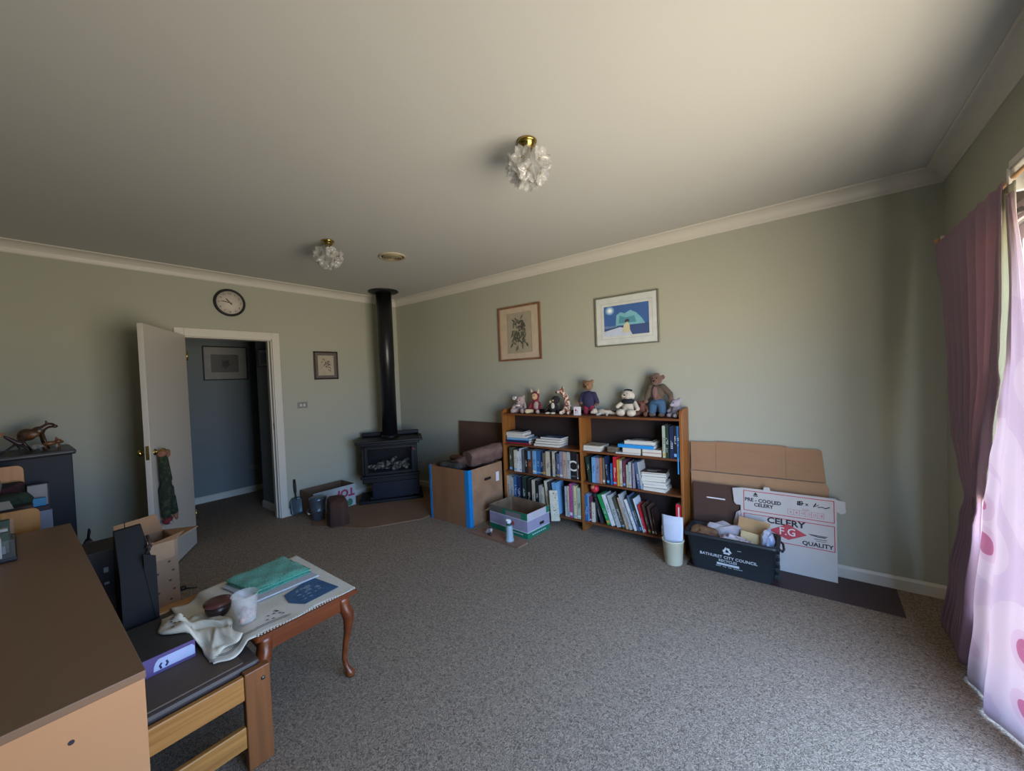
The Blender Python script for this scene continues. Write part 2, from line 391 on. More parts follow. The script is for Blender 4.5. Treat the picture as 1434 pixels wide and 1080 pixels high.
BC = dict(olive='#4a4a3a', cream2='#c9c2ab', white='#d4d3d0', white2='#cbd0d4', grey='#5d6165', black='#1c1c20', brownpic='#5a3b2c', lblue='#6f9fc4', blue='#2f6597', navy='#1d2c4d',
          taupe='#6f6557', cream='#bdb39c', dark='#23211f', charcoal='#37373a', slate='#4c5f7b', mauve='#8c8496', tan='#b59a86', greyl='#a9aaa6', ring='#1e1e20', brown='#4b342a',
          dgreen='#22352c', pink='#b04b7c', yellow='#c9bd8e', sage='#a3ab97', orange='#b0714a', red='#c02532', yellow2='#c9963c', maroon='#6d3446', green='#1f8a4c', brown2='#523c33', brown3='#3c2a26')
BM = {k: mat('cover_' + k, v, rough=.45, var=.1, scale=30) for k, v in BC.items()}
band_w = mat('spine_band_white', '#d8d5cc', rough=.6); band_d = mat('spine_band_dark', '#2b2b33', rough=.6); band_y = mat('spine_band_gold', '#b8954a', rough=.5); band_b = mat('spine_band_blue', '#6fa3cf', rough=.6)
def book_mesh(w, h, d, key, i):
    """spine faces -y, stands on z=0, x from 0 to w"""
    b = B(); c = .0025 if w > .015 else .0018
    b.use(BM[key]).box((0, 0, 0), (c, d, h)).box((w-c, 0, 0), (w, d, h)).box((c, 0, 0), (w-c, c, h))
    b.use(page_m).box((c, c, .004), (w-c, d-.004, h-.004))
    dark = key in ('black', 'navy', 'dark', 'charcoal', 'dgreen', 'brown', 'brown2', 'brown3', 'blue', 'ring', 'red', 'green', 'maroon', 'slate', 'olive')
    R = random.Random(i*7+3)
    if key == 'ring':
        pts = []
        n = 20
        for k in range(n):
            a0, a1 = 2*PI*k/n, 2*PI*(k+1)/n; cx, cz = w/2, h*.5
            P = lambda r, a: (cx + r*.40*w*math.cos(a)/.42*.42/.4*.98, -.0006, cz + r*.052*math.sin(a))
            b.use(band_w).poly([P(1, a0), P(1, a1), P(.7, a1), P(.7, a0)])
        b.use(BM['grey']).box((w*.1, -.0005, h*.1), (w*.9, 0, h*.14)); return b
    if key == 'brownpic':
        b.use(band_b).box((.002, -.0006, h*.62), (w*.6, 0, h*.98)); b.use(mat('spine_rust', '#8a4a30')).box((.006, -.0006, h*.3), (w*.7, 0, h*.5)); return b
    s = R.choice((.62, .55, .7)); b.use(band_w if dark else band_d)
    for k in range(2):                                    # title lines running down the spine
        x0 = w*(.28 + .3*k); l = h*R.uniform(.25, .5) * (1 if k == 0 else .6)
        if w > .02 or k == 0:
            z = h*s; n = int(l/.014)
            for q in range(n): 
                if R.random() < .8: b.box((x0, -.0006, z-q*.014-.009), (x0+w*.16, 0, z-q*.014))
    if R.random() < .5: b.use(R.choice((band_y, band_w, band_b))).box((.001, -.0005, h*.06), (w-.001, 0, h*R.uniform(.1, .16)))
    return b
ROWS = {
  'm_left': [
    (2.199,0.034,0.251,0.05,'olive','dark olive'),
    (2.260,0.031,0.230,-0.06,'cream2','cream-blue'),
    (2.295,0.036,0.222,-0.06,'white','white'),
    (2.333,0.025,0.252,-0.03,'white2','glossy white'),
    (2.361,0.039,0.244,-0.01,'grey','grey'),
    (2.406,0.034,0.243,0.03,'black','black'),
    (2.442,0.057,0.240,0.02,'brownpic','brown skyblue'),
    (2.506,0.044,0.242,0.05,'lblue','light blue'),
    (2.554,0.049,0.243,0.05,'blue','mid blue'),
    (2.608,0.022,0.240,0.05,'navy','navy'),
    (2.633,0.032,0.232,0.03,'taupe','taupe'),
    (2.669,0.051,0.250,0.02,'cream','cream'),
    (2.726,0.014,0.250,0.04,'dark','black'),
    (2.745,0.030,0.256,0.01,'cream','narrow cream'),
    (2.782,0.014,0.244,0.01,'charcoal','charcoal'),
    (2.799,0.035,0.240,-0.01,'slate','slate blue'),
    (2.835,0.032,0.264,-0.00,'mauve','grey mauve'),
    (2.872,0.038,0.262,0.02,'tan','pinkish tan'),
    (2.915,0.038,0.265,0.03,'greyl','pale grey'),
    (2.957,0.063,0.268,0.02,'ring','white ringed black'),
    (3.024,0.017,0.257,0.03,'brown','brown'),
  ],
  'l_left': [
    (2.138,0.042,0.319,-0.02,'cream','cream'),
    (2.185,0.045,0.310,0.02,'greyl','pale grey'),
    (2.241,0.041,0.324,-0.01,'blue','bright blue'),
    (2.287,0.048,0.325,0.07,'navy','navy blue'),
    (2.359,0.042,0.331,0.00,'dgreen','dark green'),
    (2.424,0.036,0.316,-0.04,'dark','black'),
    (2.482,0.034,0.313,-0.06,'cream','leaning cream'),
    (2.529,0.032,0.309,-0.04,'dark','leaning black'),
    (2.569,0.025,0.266,-0.08,'greyl','grey spined'),
    (2.598,0.022,0.250,-0.07,'cream','short cream'),
    (2.674,0.033,0.327,-0.12,'cream2','tall yellowish'),
    (2.712,0.031,0.316,-0.12,'charcoal','leaning charcoal'),
    (2.877,0.026,0.300,-0.06,'greyl','light grey'),
    (2.908,0.016,0.309,-0.05,'cream','thin cream'),
    (2.930,0.029,0.333,-0.03,'pink','magenta'),
    (2.961,0.013,0.322,-0.04,'mauve','mauve'),
    (2.978,0.030,0.320,-0.03,'yellow','pale yellow'),
    (3.013,0.039,0.308,0.03,'sage','pale sage'),
  ],
  'm_right': [
    (3.146,0.032,0.235,-0.13,'dgreen','leaning dark green'),
    (3.185,0.037,0.239,-0.04,'lblue','light blue'),
    (3.224,0.038,0.237,-0.02,'mauve','lilac'),
    (3.265,0.020,0.241,-0.04,'orange','orange brown'),
    (3.292,0.020,0.243,-0.05,'taupe','taupe'),
    (3.336,0.024,0.268,-0.10,'navy','tall navy'),
    (3.367,0.017,0.198,-0.07,'blue','narrow blue'),
    (3.395,0.031,0.263,-0.09,'red','bright red'),
    (3.432,0.019,0.241,-0.05,'yellow2','yellow-red'),
    (3.455,0.025,0.234,-0.04,'cream','cream'),
    (3.489,0.021,0.237,-0.03,'maroon','plum'),
    (3.518,0.019,0.204,-0.05,'sage','grey green'),
    (3.539,0.023,0.227,-0.04,'greyl','pale grey'),
    (3.575,0.018,0.225,-0.05,'mauve','lavender'),
    (3.606,0.027,0.238,-0.09,'slate','leaning slate'),
    (3.643,0.016,0.237,-0.15,'greyl','leaning pale grey'),
  ],
  'l_right': [
    (3.060,0.032,0.253,-0.01,'blue','blue'),
    (3.097,0.019,0.254,0.00,'lblue','pale blue'),
    (3.123,0.019,0.247,0.00,'maroon','thin red'),
    (3.166,0.030,0.187,-0.06,'cream2','small cream'),
    (3.253,0.017,0.243,-0.22,'charcoal','leaning charcoal'),
    (3.325,0.035,0.286,-0.35,'green','bright green'),
    (3.364,0.037,0.291,-0.33,'white','leaning white'),
    (3.418,0.038,0.294,-0.32,'greyl','wide pale grey'),
    (3.472,0.026,0.283,-0.35,'olive','olive'),
    (3.505,0.021,0.285,-0.29,'tan','leaning tan'),
    (3.532,0.025,0.322,-0.32,'greyl','tall light grey'),
    (3.579,0.022,0.279,-0.34,'white','glossy white'),
    (3.609,0.022,0.318,-0.31,'slate','dark slate'),
    (3.635,0.016,0.307,-0.31,'dgreen','dark green'),
    (3.655,0.012,0.299,-0.29,'white2','white'),
    (3.671,0.016,0.245,-0.25,'red','red'),
    (3.704,0.021,0.251,-0.25,'brown','brown'),
    (3.737,0.019,0.241,-0.19,'brown2','leaning brown'),
    (3.763,0.011,0.226,-0.15,'brown3','dark brown'),
  ],
}
SHN = {'m_left': ('middle left shelf', SH['middle'], 3.069, .279), 'l_left': ('bottom left shelf', SH['bottom'], 3.069, .36), 'm_right': ('middle right shelf', SH['middle'], 3.982, .279), 'l_right': ('bottom right shelf', SH['bottom'], 3.982, .36)}
bi = 0
for rk, rows in ROWS.items():
    sn, z, xmax, hm = SHN[rk]
    # keep neighbours from clipping
    rows = [list(r) for r in rows]; prev = None; rows[0][0] = max(rows[0][0], 2.147 if xmax < 3.5 else 3.096)
    for r in rows:
        if abs(r[3]) < .1: r[3] = 0
        if rk == 'm_right' and r[5] in ('leaning slate', 'leaning pale grey'): r[3] = -.13
        r[2] = min(r[2], hm-.006 if not r[3] else hm/math.cos(r[3])-.02); r[1] -= .001
        if prev is not None:
            gap = prev[0] + prev[1]/math.cos(prev[3]) - r[0]
            if gap > 0: r[0] += gap + .0005
            # a book leaning left must clear the top of its more upright left neighbour
            if r[3] < prev[3] - .01 :
                hh = min(prev[2]*math.cos(prev[3]), r[2]*math.cos(r[3]))
                need = prev[0] + prev[1]/math.cos(prev[3]) + math.tan(prev[3])*hh
                have = r[0] + math.tan(r[3])*hh
                if have < need: r[0] += need - have + .0005
        prev = r
    for i, (x, w, h, lean, key, nm) in enumerate(rows):
        bi += 1; d = random.uniform(.135, .165)
        o = obj('book', book_mesh(w, h, d, key, bi)); o.location = (x, -.222 + random.uniform(0, .008), z + .0008 + (w*math.sin(-lean) if lean < 0 else 0)*0)
        o.rotation_euler = (0, lean, 0)
        if lean < 0: o.location.z += 0; o.location.x += 0; o.location.z += w*math.sin(-lean)*0
        if lean: o.location.z += abs(math.sin(lean))*w*(1 if lean > 0 else 0)
        l_ = rows[i-1][5] if i else None; r_n = rows[i+1][5] if i < len(rows)-1 else None
        where = f'between {l_} and {r_n} ones' if l_ and r_n else (f'first in its row, before a {r_n} one' if r_n else f'last in its row, after a {l_} one')
        tag(o, f'{nm} book {where}, {sn}', 'book', f'books standing on the {sn} of the bookcase')
def flat_book(x0, y0, w, d, z, t, key, rz, label, group='books lying in piles on the upper shelves'):
    b = B(); c = .0022; b.use(BM[key]).box((0, 0, 0), (w, d, c)).box((0, 0, t-c), (w, d, t)).box((0, d-c, c), (w, d, t-c))
    if key in ('sky', 'navy', 'lblue', 'red'): b.box((0, 0, c), (w, c, t-c))
    b.use(page_m).box((.003, .003, c), (w-.003, d-c, t-c))
    M = b.use(band_w if key in ('black', 'navy', 'dark', 'charcoal', 'blue', 'brown', 'grey', 'slate') else band_d)
    b.box((w*.2, d*.25, t), (w*.6, d*.35, t+.0004)); b.box((w*.2, d*.5, t), (w*.75, d*.53, t+.0004))
    o = obj('book', b, loc=(x0, y0, z), rot=(0, 0, rz)); tag(o, label, 'book', group); return o
z = SH['upper']+.0006
def pile(items, z, group, spec):
    for x, y, w, d, t, key, rz, lab in items:
        flat_book(x, y, w, d, z, t, key, rz, lab, group); z += t + .0006
    return z
pile([(2.15, -.20, .31, .17, .014, 'red', .0, 'thin red book at the very bottom of the pile by the left side panel'),
      (2.157, -.215, .30, .18, .026, 'navy', .03, 'thick navy blue book second from the bottom of the leftmost pile'),
      (2.166, -.21, .29, .17, .022, 'lblue', .08, 'pale blue book in the middle of the leftmost pile'),
      (2.158, -.205, .26, .16, .024, 'greyl', .06, 'grey spined book third from the top of the leftmost pile'),
      (2.15, -.205, .23, .16, .030, 'white', .02, 'white paged thick book second from the top of the leftmost pile'),
      (2.162, -.20, .21, .15, .012, 'black', .08, 'thin black covered book topmost on the leftmost pile')], z, 'books in the pile by the left side panel', 0)
pile([(2.53, -.222, .30, .19, .024, 'white', .03, 'white book at the bottom of the second pile on the upper left shelf'),
      (2.54, -.215, .30, .18, .026, 'black', .05, 'black spined book second from the bottom of the second pile'),
      (2.55, -.21, .29, .17, .024, 'greyl', .02, 'pale grey book second from the top of the second pile'),
      (2.60, -.20, .25, .15, .020, 'slate', .0, 'slate covered book topmost on the second pile of the upper left shelf')], z, 'books in the second pile on the upper left shelf', 0)
pile([(3.10, -.222, .17, .19, .024, 'white', -.02, 'lower of two white books lying beside the bookcase divider'),
      (3.10, -.218, .18, .18, .026, 'cream2', -.04, 'upper of two white books with a dark cover lying beside the divider')], z, 'two white books beside the divider', 0)
pile([(3.425, -.222, .225, .14, .012, 'white2', .0, 'thin white magazine jutting out under the beige book pair'),
      (3.487, -.215, .165, .15, .046, 'tan', .0, 'fat beige paperback under the bright blue book')], z, 'books piled in the upper right bay', 0)
pile([(3.665, -.218, .165, .15, .030, 'orange', .0, 'lower of two orange beige paperbacks beside the standing volumes'),
      (3.665, -.215, .165, .15, .028, 'tan', .0, 'upper of two orange beige paperbacks beside the standing volumes')], z, 'books piled in the upper right bay', 0)
BM['sky'] = mat('cover_sky', '#2d8fd0', rough=.4)
pile([(3.45, -.222, .32, .16, .028, 'sky', -.01, 'bright blue book lying across the beige paperbacks'),
      (3.50, -.20, .27, .15, .030, 'white', .02, 'white book with black cover topmost on the upper right pile'),
      (3.52, -.195, .23, .14, .010, 'black', .0, 'thin black folder lying on top of the white book')], z+.0605, 'books piled in the upper right bay', 0)
pile([(3.665, -.222, .19, .18, .026, 'white', -.02, 'bottom magazine volume of the white pile on the middle right shelf'),
      (3.665, -.215, .20, .18, .024, 'greyl', .12, 'second lowest volume of the white pile on the middle right shelf'),
      (3.655, -.21, .20, .17, .024, 'white2', .06, 'third volume up in the white pile on the middle right shelf'),
      (3.65, -.21, .20, .17, .024, 'cream2', .18, 'fourth volume up in the white pile on the middle right shelf'),
      (3.655, -.22, .20, .18, .022, 'white', .10, 'fifth volume up in the white pile on the middle right shelf'),
      (3.65, -.215, .21, .18, .022, 'greyl', .14, 'second from top volume of the white pile on the middle right shelf'),
      (3.65, -.218, .21, .18, .014, 'brown', .12, 'brown picture covered magazine topmost on the white pile')], SH['middle']+.0006, 'magazine volumes piled on the middle right shelf', 0)
for x, w, h, k, nm in ((3.842, .024, .27, 'sage', 'pale green and white'), (3.868, .026, .272, 'dgreen', 'dark green and white'), (3.902, .03, .268, 'navy', 'navy blue pink pictured'), (3.934, .022, .27, 'black', 'black'), (3.958, .022, .272, 'blue', 'bright blue')):
    bi += 1; o = obj('book', book_mesh(w, h, .16, k, bi), loc=(x, -.222, SH['upper']+.0006)); tag(o, f'{nm} tall book at the right end of the upper right shelf', 'book', 'tall books at the right end of the upper right shelf')
o = obj('ribbon', B().box((3.963, -.236, .66), (3.972, -.2345, .80)), BM['sky']); tag(o, 'bright blue bookmark ribbon hanging below the tall blue book', 'ribbon')
# lying items on the bottom right shelf, small case, ball
flat_book(3.80, -.19, .15, .15, .1006, .05, 'brown3', 0, 'dark brown volume lying flat behind the paper in the white bin', 'volumes at the right end of the bottom right shelf')
flat_book(3.80, -.19, .15, .15, .1520, .04, 'charcoal', 0, 'charcoal volume lying flat on the dark brown volume', 'volumes at the right end of the bottom right shelf')
flat_book(3.805, -.185, .13, .14, .1930, .03, 'olive', .04, 'olive grey volume topmost of the flat pile behind the bin', 'volumes at the right end of the bottom right shelf')
b = book_mesh(.045, .30, .16, 'red', 91); b.use(band_w).box((.018, -.001, .12), (.027, 0, .28)); o = obj('book', b, loc=(3.958-.024, -.222, .1006)); tag(o, 'crimson book with a white stripe at the right end of the bottom shelf', 'book', 'volumes at the right end of the bottom right shelf')
b = B(); b.use(BM['taupe']).box((0, 0, 0), (.10, .07, .055), bev=.008); b.use(BM['brown']).box((-.001, -.001, .028), (.101, .071, .031)); o = obj('keepsake_box', b, loc=(3.335, -.20, SH['upper']+.0008), rot=(0, 0, -.1)); tag(o, 'small brown keepsake box on the upper right shelf between the book piles', 'box')
b = B(); b.use(BM['red']).ball((0, 0, .04), (.042, .035, .04)); b.use(BM['orange']).ball((-.012, -.01, .055), (.026, .032, .026)); b.use(BM['black']).ball((0, 0, -.035), (.035, .03, .04)); o = obj('ornament', b, loc=(3.178, -.185, .37)); 
o2 = None
tag(o, 'small red and orange flame shaped ornament above the short books', 'ornament')
o.location = (3.182, -.165, .372)
b = B(); b.use(BM['charcoal']).box((-.028, -.03, 0), (.028, .03, .194), bev=.004); o3 = obj('pedestal', b, parent=o, loc=(0, 0, -.2705))
# big art book leaning out in front of the bottom left shelf
M = Matrix.Translation((2.775, -.245, .015)) @ Matrix.Rotation(.5, 4, 'Z') @ Matrix.Rotation(-.13, 4, 'Y') @ Matrix.Rotation(-.06, 4, 'X')
t = thing('art_book', 'large cream art book leaning out over the edge of the bottom left shelf', 'book', (0, 0, 0)); t.matrix_world = Matrix.Translation((2.752, -.285, .048)) @ Matrix.Rotation(-.12, 4, 'Y') @ Matrix.Rotation(-.10, 4, 'X') @ Matrix.Rotation(.38, 4, 'Z')
b = B(); b.use(BM['cream2']).box((0, 0, 0), (.085, .004, .30)).box((0, .034, 0), (.085, .038, .30)).box((0, 0, 0), (.004, .038, .30)); b.use(BM['charcoal'])
R = random.Random(5)
for k in range(26):
    x, zz = R.uniform(.03, .075), R.uniform(.05, .28); b.box((x, -.0006, zz), (x+R.uniform(.003, .012), 0, zz+R.uniform(.002, .008)))
obj('cover', b, parent=t); obj('pages', B().box((.005, .0045, .004), (.083, .0335, .296)), page_m, t)
b = B(); b.use(BM['lblue']).box((0, 0, 0), (.10, .03, .03)); 
flat_t = obj('book', book_mesh(.05, .32, .15, 'lblue', 77), loc=(2.762, -.222, .1008), rot=(0, -.10, 0)); tag(flat_t, 'pale blue topped book behind the large cream art book', 'book', 'books standing on the bottom left shelf of the bookcase')
o = obj('folder', B().box((0, 0, 0), (.60, .12, .006)), BM['greyl'], loc=(2.20, -.19, SH['middle']+.2745)); tag(o, 'grey document folder lying on the standing books of the middle left shelf', 'folder')

# ================================================================== soft toys on the bookcase
TZ = 1.1155
fur_brown = mat('fur_brown', '#6b4c3a', rough=.95, bump=.6, scale=60, var=.2, sheen=.3)
fur_pink = mat('fur_pinkish_grey', '#a58f8a', rough=.95, bump=.6, scale=60, var=.15, sheen=.3)
fur_white = mat('fur_cream', '#c9bda9', rough=.95, bump=.6, scale=60, var=.12, sheen=.3)
fur_grey = mat('fur_grey', '#8b8385', rough=.95, bump=.6, scale=60, var=.15)
fur_black = mat('fur_black', '#221f22', rough=.9, bump=.5, scale=60, var=.2)
red_cloth = mat('red_cloth', '#7c2030', rough=.9, bump=.3, scale=80)
navy_cloth = mat('navy_cloth', '#2e2b47', rough=.9, bump=.3, scale=80)
denim = mat('denim', '#3c5a75', rough=.9, bump=.3, scale=90)
khaki = mat('khaki_cloth', '#5a4c3c', rough=.9, bump=.3, scale=60)
skin_plush = mat('plush_face', '#c09a72', rough=.9)
eye_m = mat('toy_eye', '#0c0c0e', rough=.15)
def eyes(t, pts, r=.005):
    for p in pts: obj('eye', B().ball(p, r, u=10, v=6), eye_m, t)
def seated_bear(t, m, s=1, face=None, head=(0, -.015, .15), hr=.05, tilt=0, legs=True, arms=True, ear=.018, vox=.006):
    P = lambda *a: tuple(x*s for x in a)
    obj_b = blob('body', [(P(0, 0, .07), P(.05, .042, .062)), (P(.05, -.06, .026), P(.04, -.02, .03), .024*s, .026*s), (P(-.05, -.06, .026), P(-.04, -.02, .03), .024*s, .026*s), (P(.062, -.088, .028), P(.026, .018, .028)), (P(-.062, -.088, .028), P(.026, .018, .028)),
        (P(.045, -.01, .105), P(.075, -.045, .06), .018*s, .017*s), (P(-.045, -.01, .105), P(-.075, -.045, .06), .018*s, .017*s)], m, t, vox)
    hx, hy, hz = head
    blob('head', [(P(hx, hy, hz), P(hr, hr*.9, hr*.95)), (P(hx, hy-hr*.75, hz-hr*.25), P(hr*.42, hr*.4, hr*.35)), (P(hx+hr*.75, hy, hz+hr*.75), ear*s), (P(hx-hr*.75, hy, hz+hr*.75), ear*s)], face or m, t, vox)
    eyes(t, [P(hx+hr*.35, hy-hr*.82, hz+hr*.15), P(hx-hr*.35, hy-hr*.82, hz+hr*.15)], .0045*s)
    obj('nose', B().ball(P(hx, hy-hr*1.15, hz-hr*.12), P(.009, .005, .006), u=10, v=6), eye_m, t)
# 1 grey-pink bear with white patch
t = thing('teddy_bear', 'pinkish grey teddy bear with white bow slumped at the left end of the bookcase', 'soft toy', (2.31, -.115, TZ), .1, 'soft toys along the bookcase top')
seated_bear(t, fur_pink, 1.0, head=(.01, -.035, .135), hr=.055)
blob('bow', [((-.045, -.07, .165), (.026, .012, .022)), ((-.02, -.085, .172), (.018, .010, .014))], mat('white_fluff', '#d9d5d0', rough=.95), t)
blob('scarf', [((-.01, -.06, .085), (.035, .015, .012))], mat('white_fluff', '#d9d5d0'), t)
# 2 hooded doll
t = thing('hooded_doll', 'seated plush doll in a dark red horned hood beside the pinkish bear', 'soft toy', (2.505, -.12, TZ), .15, 'soft toys along the bookcase top')
blob('body', [((0, 0, .07), (.045, .038, .06)), ((.04, 0, .11), (.07, -.04, .065), .018, .016), ((-.04, 0, .11), (-.06, -.03, .06), .018, .016)], red_cloth, t)
blob('leg', [((.03, -.03, .025), (.06, -.085, .024), .02, .022)], fur_pink, t); blob('leg', [((-.03, -.03, .025), (-.07, -.075, .026), .02, .026)], mat('cream_plush', '#c7b48c', rough=.95), t)
blob('vest', [((.02, -.03, .085), (.032, .022, .045))], fur_pink, t)
blob('hood', [((-.005, .008, .185), (.048, .04, .05)), ((.0, .0, .14), (.04, .035, .02))], red_cloth, t)
blob('head', [((0, -.025, .18), (.036, .03, .038)), ((0, -.055, .17), (.014, .012, .011))], skin_plush, t); eyes(t, [(.014, -.053, .188), (-.014, -.053, .188)], .004)
for s in (1, -1): obj('horn', B().tube([(s*.03, 0, .215), (s*.042, -.004, .24), (s*.046, -.008, .262)], [.014, .010, .003]), mat('cream_plush', '#c7b48c'), t)
blob('hair', [((0, -.012, .218), (.03, .026, .014))], mat('maroon_fluff', '#6a2530', rough=.95), t)
# 3 dark monkey
t = thing('penguin_toy', 'small black and white seated plush bird with pale feet, left of the spotted giraffe', 'soft toy', (2.725, -.115, TZ), 0, 'soft toys along the bookcase top')
blob('body', [((0, 0, .06), (.05, .045, .06)), ((.045, -.01, .08), (.075, -.03, .03), .015, .012), ((-.045, -.01, .08), (-.085, -.03, .03), .015, .012), ((.03, .0, .145), (.045, .04, .042))], fur_black, t)
blob('chest', [((.012, -.036, .085), (.022, .014, .035))], fur_white, t); obj('beak', B().lathe([(.012, 0), (.008, .012), (.001, .026)], M=Matrix.Translation((.02, -.035, .14)) @ Matrix.Rotation(PI/2, 4, 'X'), n=10), mat('beak_tan', '#b58c68'), t); eyes(t, [(.045, -.036, .152), (.003, -.032, .155)], .004)
blob('cheek', [((-.018, -.032, .125), (.013, .012, .014))], fur_white, t)
for s in (-1, 1): blob('foot', [((s*.032, -.07, .012), (.028, .03, .012))], fur_white, t)
# 4 giraffe
spot = mat('giraffe_plush', '#d6c6b2', col2='#8a4d38', rough=.95, scale=38, sharp=(.5, .53), detail=1)
t = thing('giraffe_toy', 'cream and rust spotted plush giraffe leaning left beside the small paper bag', 'soft toy', (2.885, -.11, TZ), 0, 'soft toys along the bookcase top')
blob('body', [((0, 0, .05), (.045, .04, .05)), ((.01, 0, .08), (-.005, -.02, .18), .034, .026), ((-.005, -.02, .18), (-.05, -.03, .235), .026, .024), ((-.05, -.03, .235), (-.085, -.045, .225), .022, .014), ((-.02, -.04, .03), (-.035, -.075, .018), .02, .02), ((.035, -.03, .03), (.05, -.075, .018), .018, .018), ((-.03, -.02, .262), (.010, .006, .014)), ((-.055, -.02, .262), (.010, .006, .014))], spot, t)
obj('muzzle', B().ball((-.092, -.048, .222), (.014, .012, .012)), mat('dark_muzzle', '#3a2620'), t); eyes(t, [(-.062, -.052, .245)], .004)
obj('horn', B().tube([(-.045, -.015, .255), (-.045, -.015, .282)], .004), mat('dark_muzzle', '#3a2620'), t)
# 5 teddy in plum jumper (plain)
t = thing('teddy_bear', 'brown teddy bear in dark plum jumper and wine red trousers behind the white bag', 'soft toy', (3.125, -.11, TZ), 0, 'soft toys along the bookcase top')
blob('body', [((0, 0, .16), (.05, .042, .05)), ((.09, -.015, .11), (.022, .02, .022)), ((-.075, -.02, .12), (.02, .018, .02))], fur_brown, t)
blob('jumper', [((0, 0, .15), (.072, .052, .085)), ((.055, 0, .2), (.095, -.015, .125), .026, .022), ((-.055, 0, .2), (-.08, -.02, .135), .026, .022)], navy_cloth, t)
blob('trousers', [((.03, 0, .075), (.033, -.005, .022), .03, .024), ((-.03, 0, .075), (-.033, -.005, .022), .03, .024)], mat('wine_trousers', '#7a1f38', rough=.9), t)
blob('head', [((0, -.01, .285), (.052, .045, .048)), ((.008, -.05, .272), (.024, .022, .018)), ((.042, 0, .325), .018), ((-.042, 0, .325), .018)], mat('fur_tan', '#8e6a4c', rough=.95, bump=.6, scale=60, var=.2), t)
eyes(t, [(.022, -.052, .295), (-.016, -.053, .295)], .0045); obj('nose', B().ball((.008, -.073, .276), (.009, .005, .006), u=10, v=6), eye_m, t)
# paper bag
t = thing('gift_bag', 'tiny white paper bag with a red motif standing in front of the jumper clad teddy', 'bag', (3.045, -.205, TZ), 0)
obj('bag_body', B().box((-.034, -.012, 0), (.034, .012, .085), bev=.002), paper_m, t)
obj('handle', B().tube([(-.022, -.011, .083), (-.022, -.011, .105), (-.01, -.011, .122), (.01, -.011, .122), (.022, -.011, .105), (.022, -.011, .083)], .0025), mat('pink_cord', '#a86a72'), t)
b = B(); b.use(red_ink).ball((-.01, -.0125, .05), (.010, .001, .012)); b.use(mat('green_ink', '#5d6b4c')).box((.006, -.0132, .02), (.009, -.012, .05)); b.use(ink).box((-.018, -.0132, .022), (-.006, -.012, .03)); obj('printed_motif', b, parent=t)
# 6 lying badger
t = thing('lying_toy', 'flat lying cream plush animal with dark patches between the two standing bears', 'soft toy', (3.285, -.12, TZ), -.05, 'soft toys along the bookcase top')
blob('body', [((0, 0, .032), (.075, .035, .03)), ((.07, .0, .025), (.115, .01, .014), .018, .010), ((-.03, -.035, .012), (-.05, -.05, .01), .012, .012), ((.04, -.035, .012), (.05, -.05, .01), .012, .012)], fur_white, t)
blob('head', [((-.09, -.02, .035), (.032, .026, .026)), ((-.112, -.035, .026), (.016, .012, .012)), ((-.085, -.005, .06), .009), ((-.1, -.02, .06), .008)], mat('badger_head', '#d0c4b0', col2='#3b332d', scale=30, sharp=(.55, .6), rough=.95), t)
blob('back_patch', [((.02, .0, .05), (.05, .026, .012))], mat('tan_patch', '#7c6a55', rough=.95), t)
# 7 white bear with black beret & scarf
t = thing('plush_dog', 'shaggy cream plush dog with black cap and dark neckcloth, seated on the bookcase', 'soft toy', (3.52, -.11, TZ), -.1, 'soft toys along the bookcase top')
blob('body', [((0, 0, .07), (.06, .045, .065)), ((.05, -.06, .034), (.045, .035, .034)), ((-.05, -.06, .034), (.045, .035, .034)), ((.06, 0, .12), (.1, -.03, .07), .02, .02), ((-.06, 0, .12), (-.095, -.03, .085), .02, .02)], fur_white, t, .006)
blob('neckcloth', [((0, -.005, .132), (.066, .05, .026))], mat('dark_neckcloth', '#1c2426', rough=.9), t)
blob('head', [((0, -.015, .195), (.05, .044, .042)), ((-.015, -.055, .19), (.026, .02, .02)), ((.018, -.055, .182), (.024, .02, .018)), ((-.045, -.01, .185), (.018, .018, .03)), ((.048, -.01, .185), (.018, .018, .03))], fur_white, t)
blob('cap', [((.0, .0, .232), (.042, .035, .014))], fur_black, t); eyes(t, [(.016, -.056, .208), (-.022, -.056, .208)], .0045)
obj('nose', B().ball((0, -.077, .195), (.010, .006, .007), u=10, v=6), eye_m, t)
# small bear behind between
t = thing('teddy_bear', 'small rust brown teddy bear tucked between the cream dog and the tall jeans bear', 'soft toy', (3.635, -.085, TZ), 0, 'soft toys along the bookcase top')
seated_bear(t, mat('fur_rust', '#70493a', rough=.95, bump=.5, scale=60, var=.2), .8, head=(0, -.01, .135), hr=.04, vox=.005)
# 8 tall ape/bear in jeans
t = thing('teddy_bear', 'tall brown teddy bear in blue jeans and khaki jacket near the right end', 'soft toy', (3.775, -.105, TZ), 0, 'soft toys along the bookcase top')
blob('body', [((0, 0, .2), (.05, .04, .07)), ((.04, -.02, .018), (.03, .04, .016)), ((-.04, -.02, .018), (.03, .04, .016)), ((.12, -.02, .16), (.022, .02, .024)), ((-.09, -.03, .14), (.02, .02, .022))], fur_brown, t)
blob('jeans', [((0, 0, .13), (.066, .05, .03)), ((.035, 0, .11), (.043, -.005, .045), .038, .034), ((-.035, 0, .11), (-.043, -.005, .045), .038, .034)], denim, t)
blob('jacket', [((0, .006, .215), (.07, .045, .07)), ((.05, .0, .26), (.11, -.005, .2), .030, .026), ((.11, -.005, .2), (.12, -.02, .17), .026, .022), ((-.05, 0, .26), (-.085, -.015, .17), .030, .022)], khaki, t)
blob('shirt', [((-.008, -.034, .215), (.026, .014, .055))], mat('dusty_shirt', '#7a5b58', rough=.9), t)
obj('buckle', B().box((-.012, -.056, .146), (.008, -.05, .158), bev=.002), mat('silver', '#b5b5b5', metal=1, rough=.3), t)
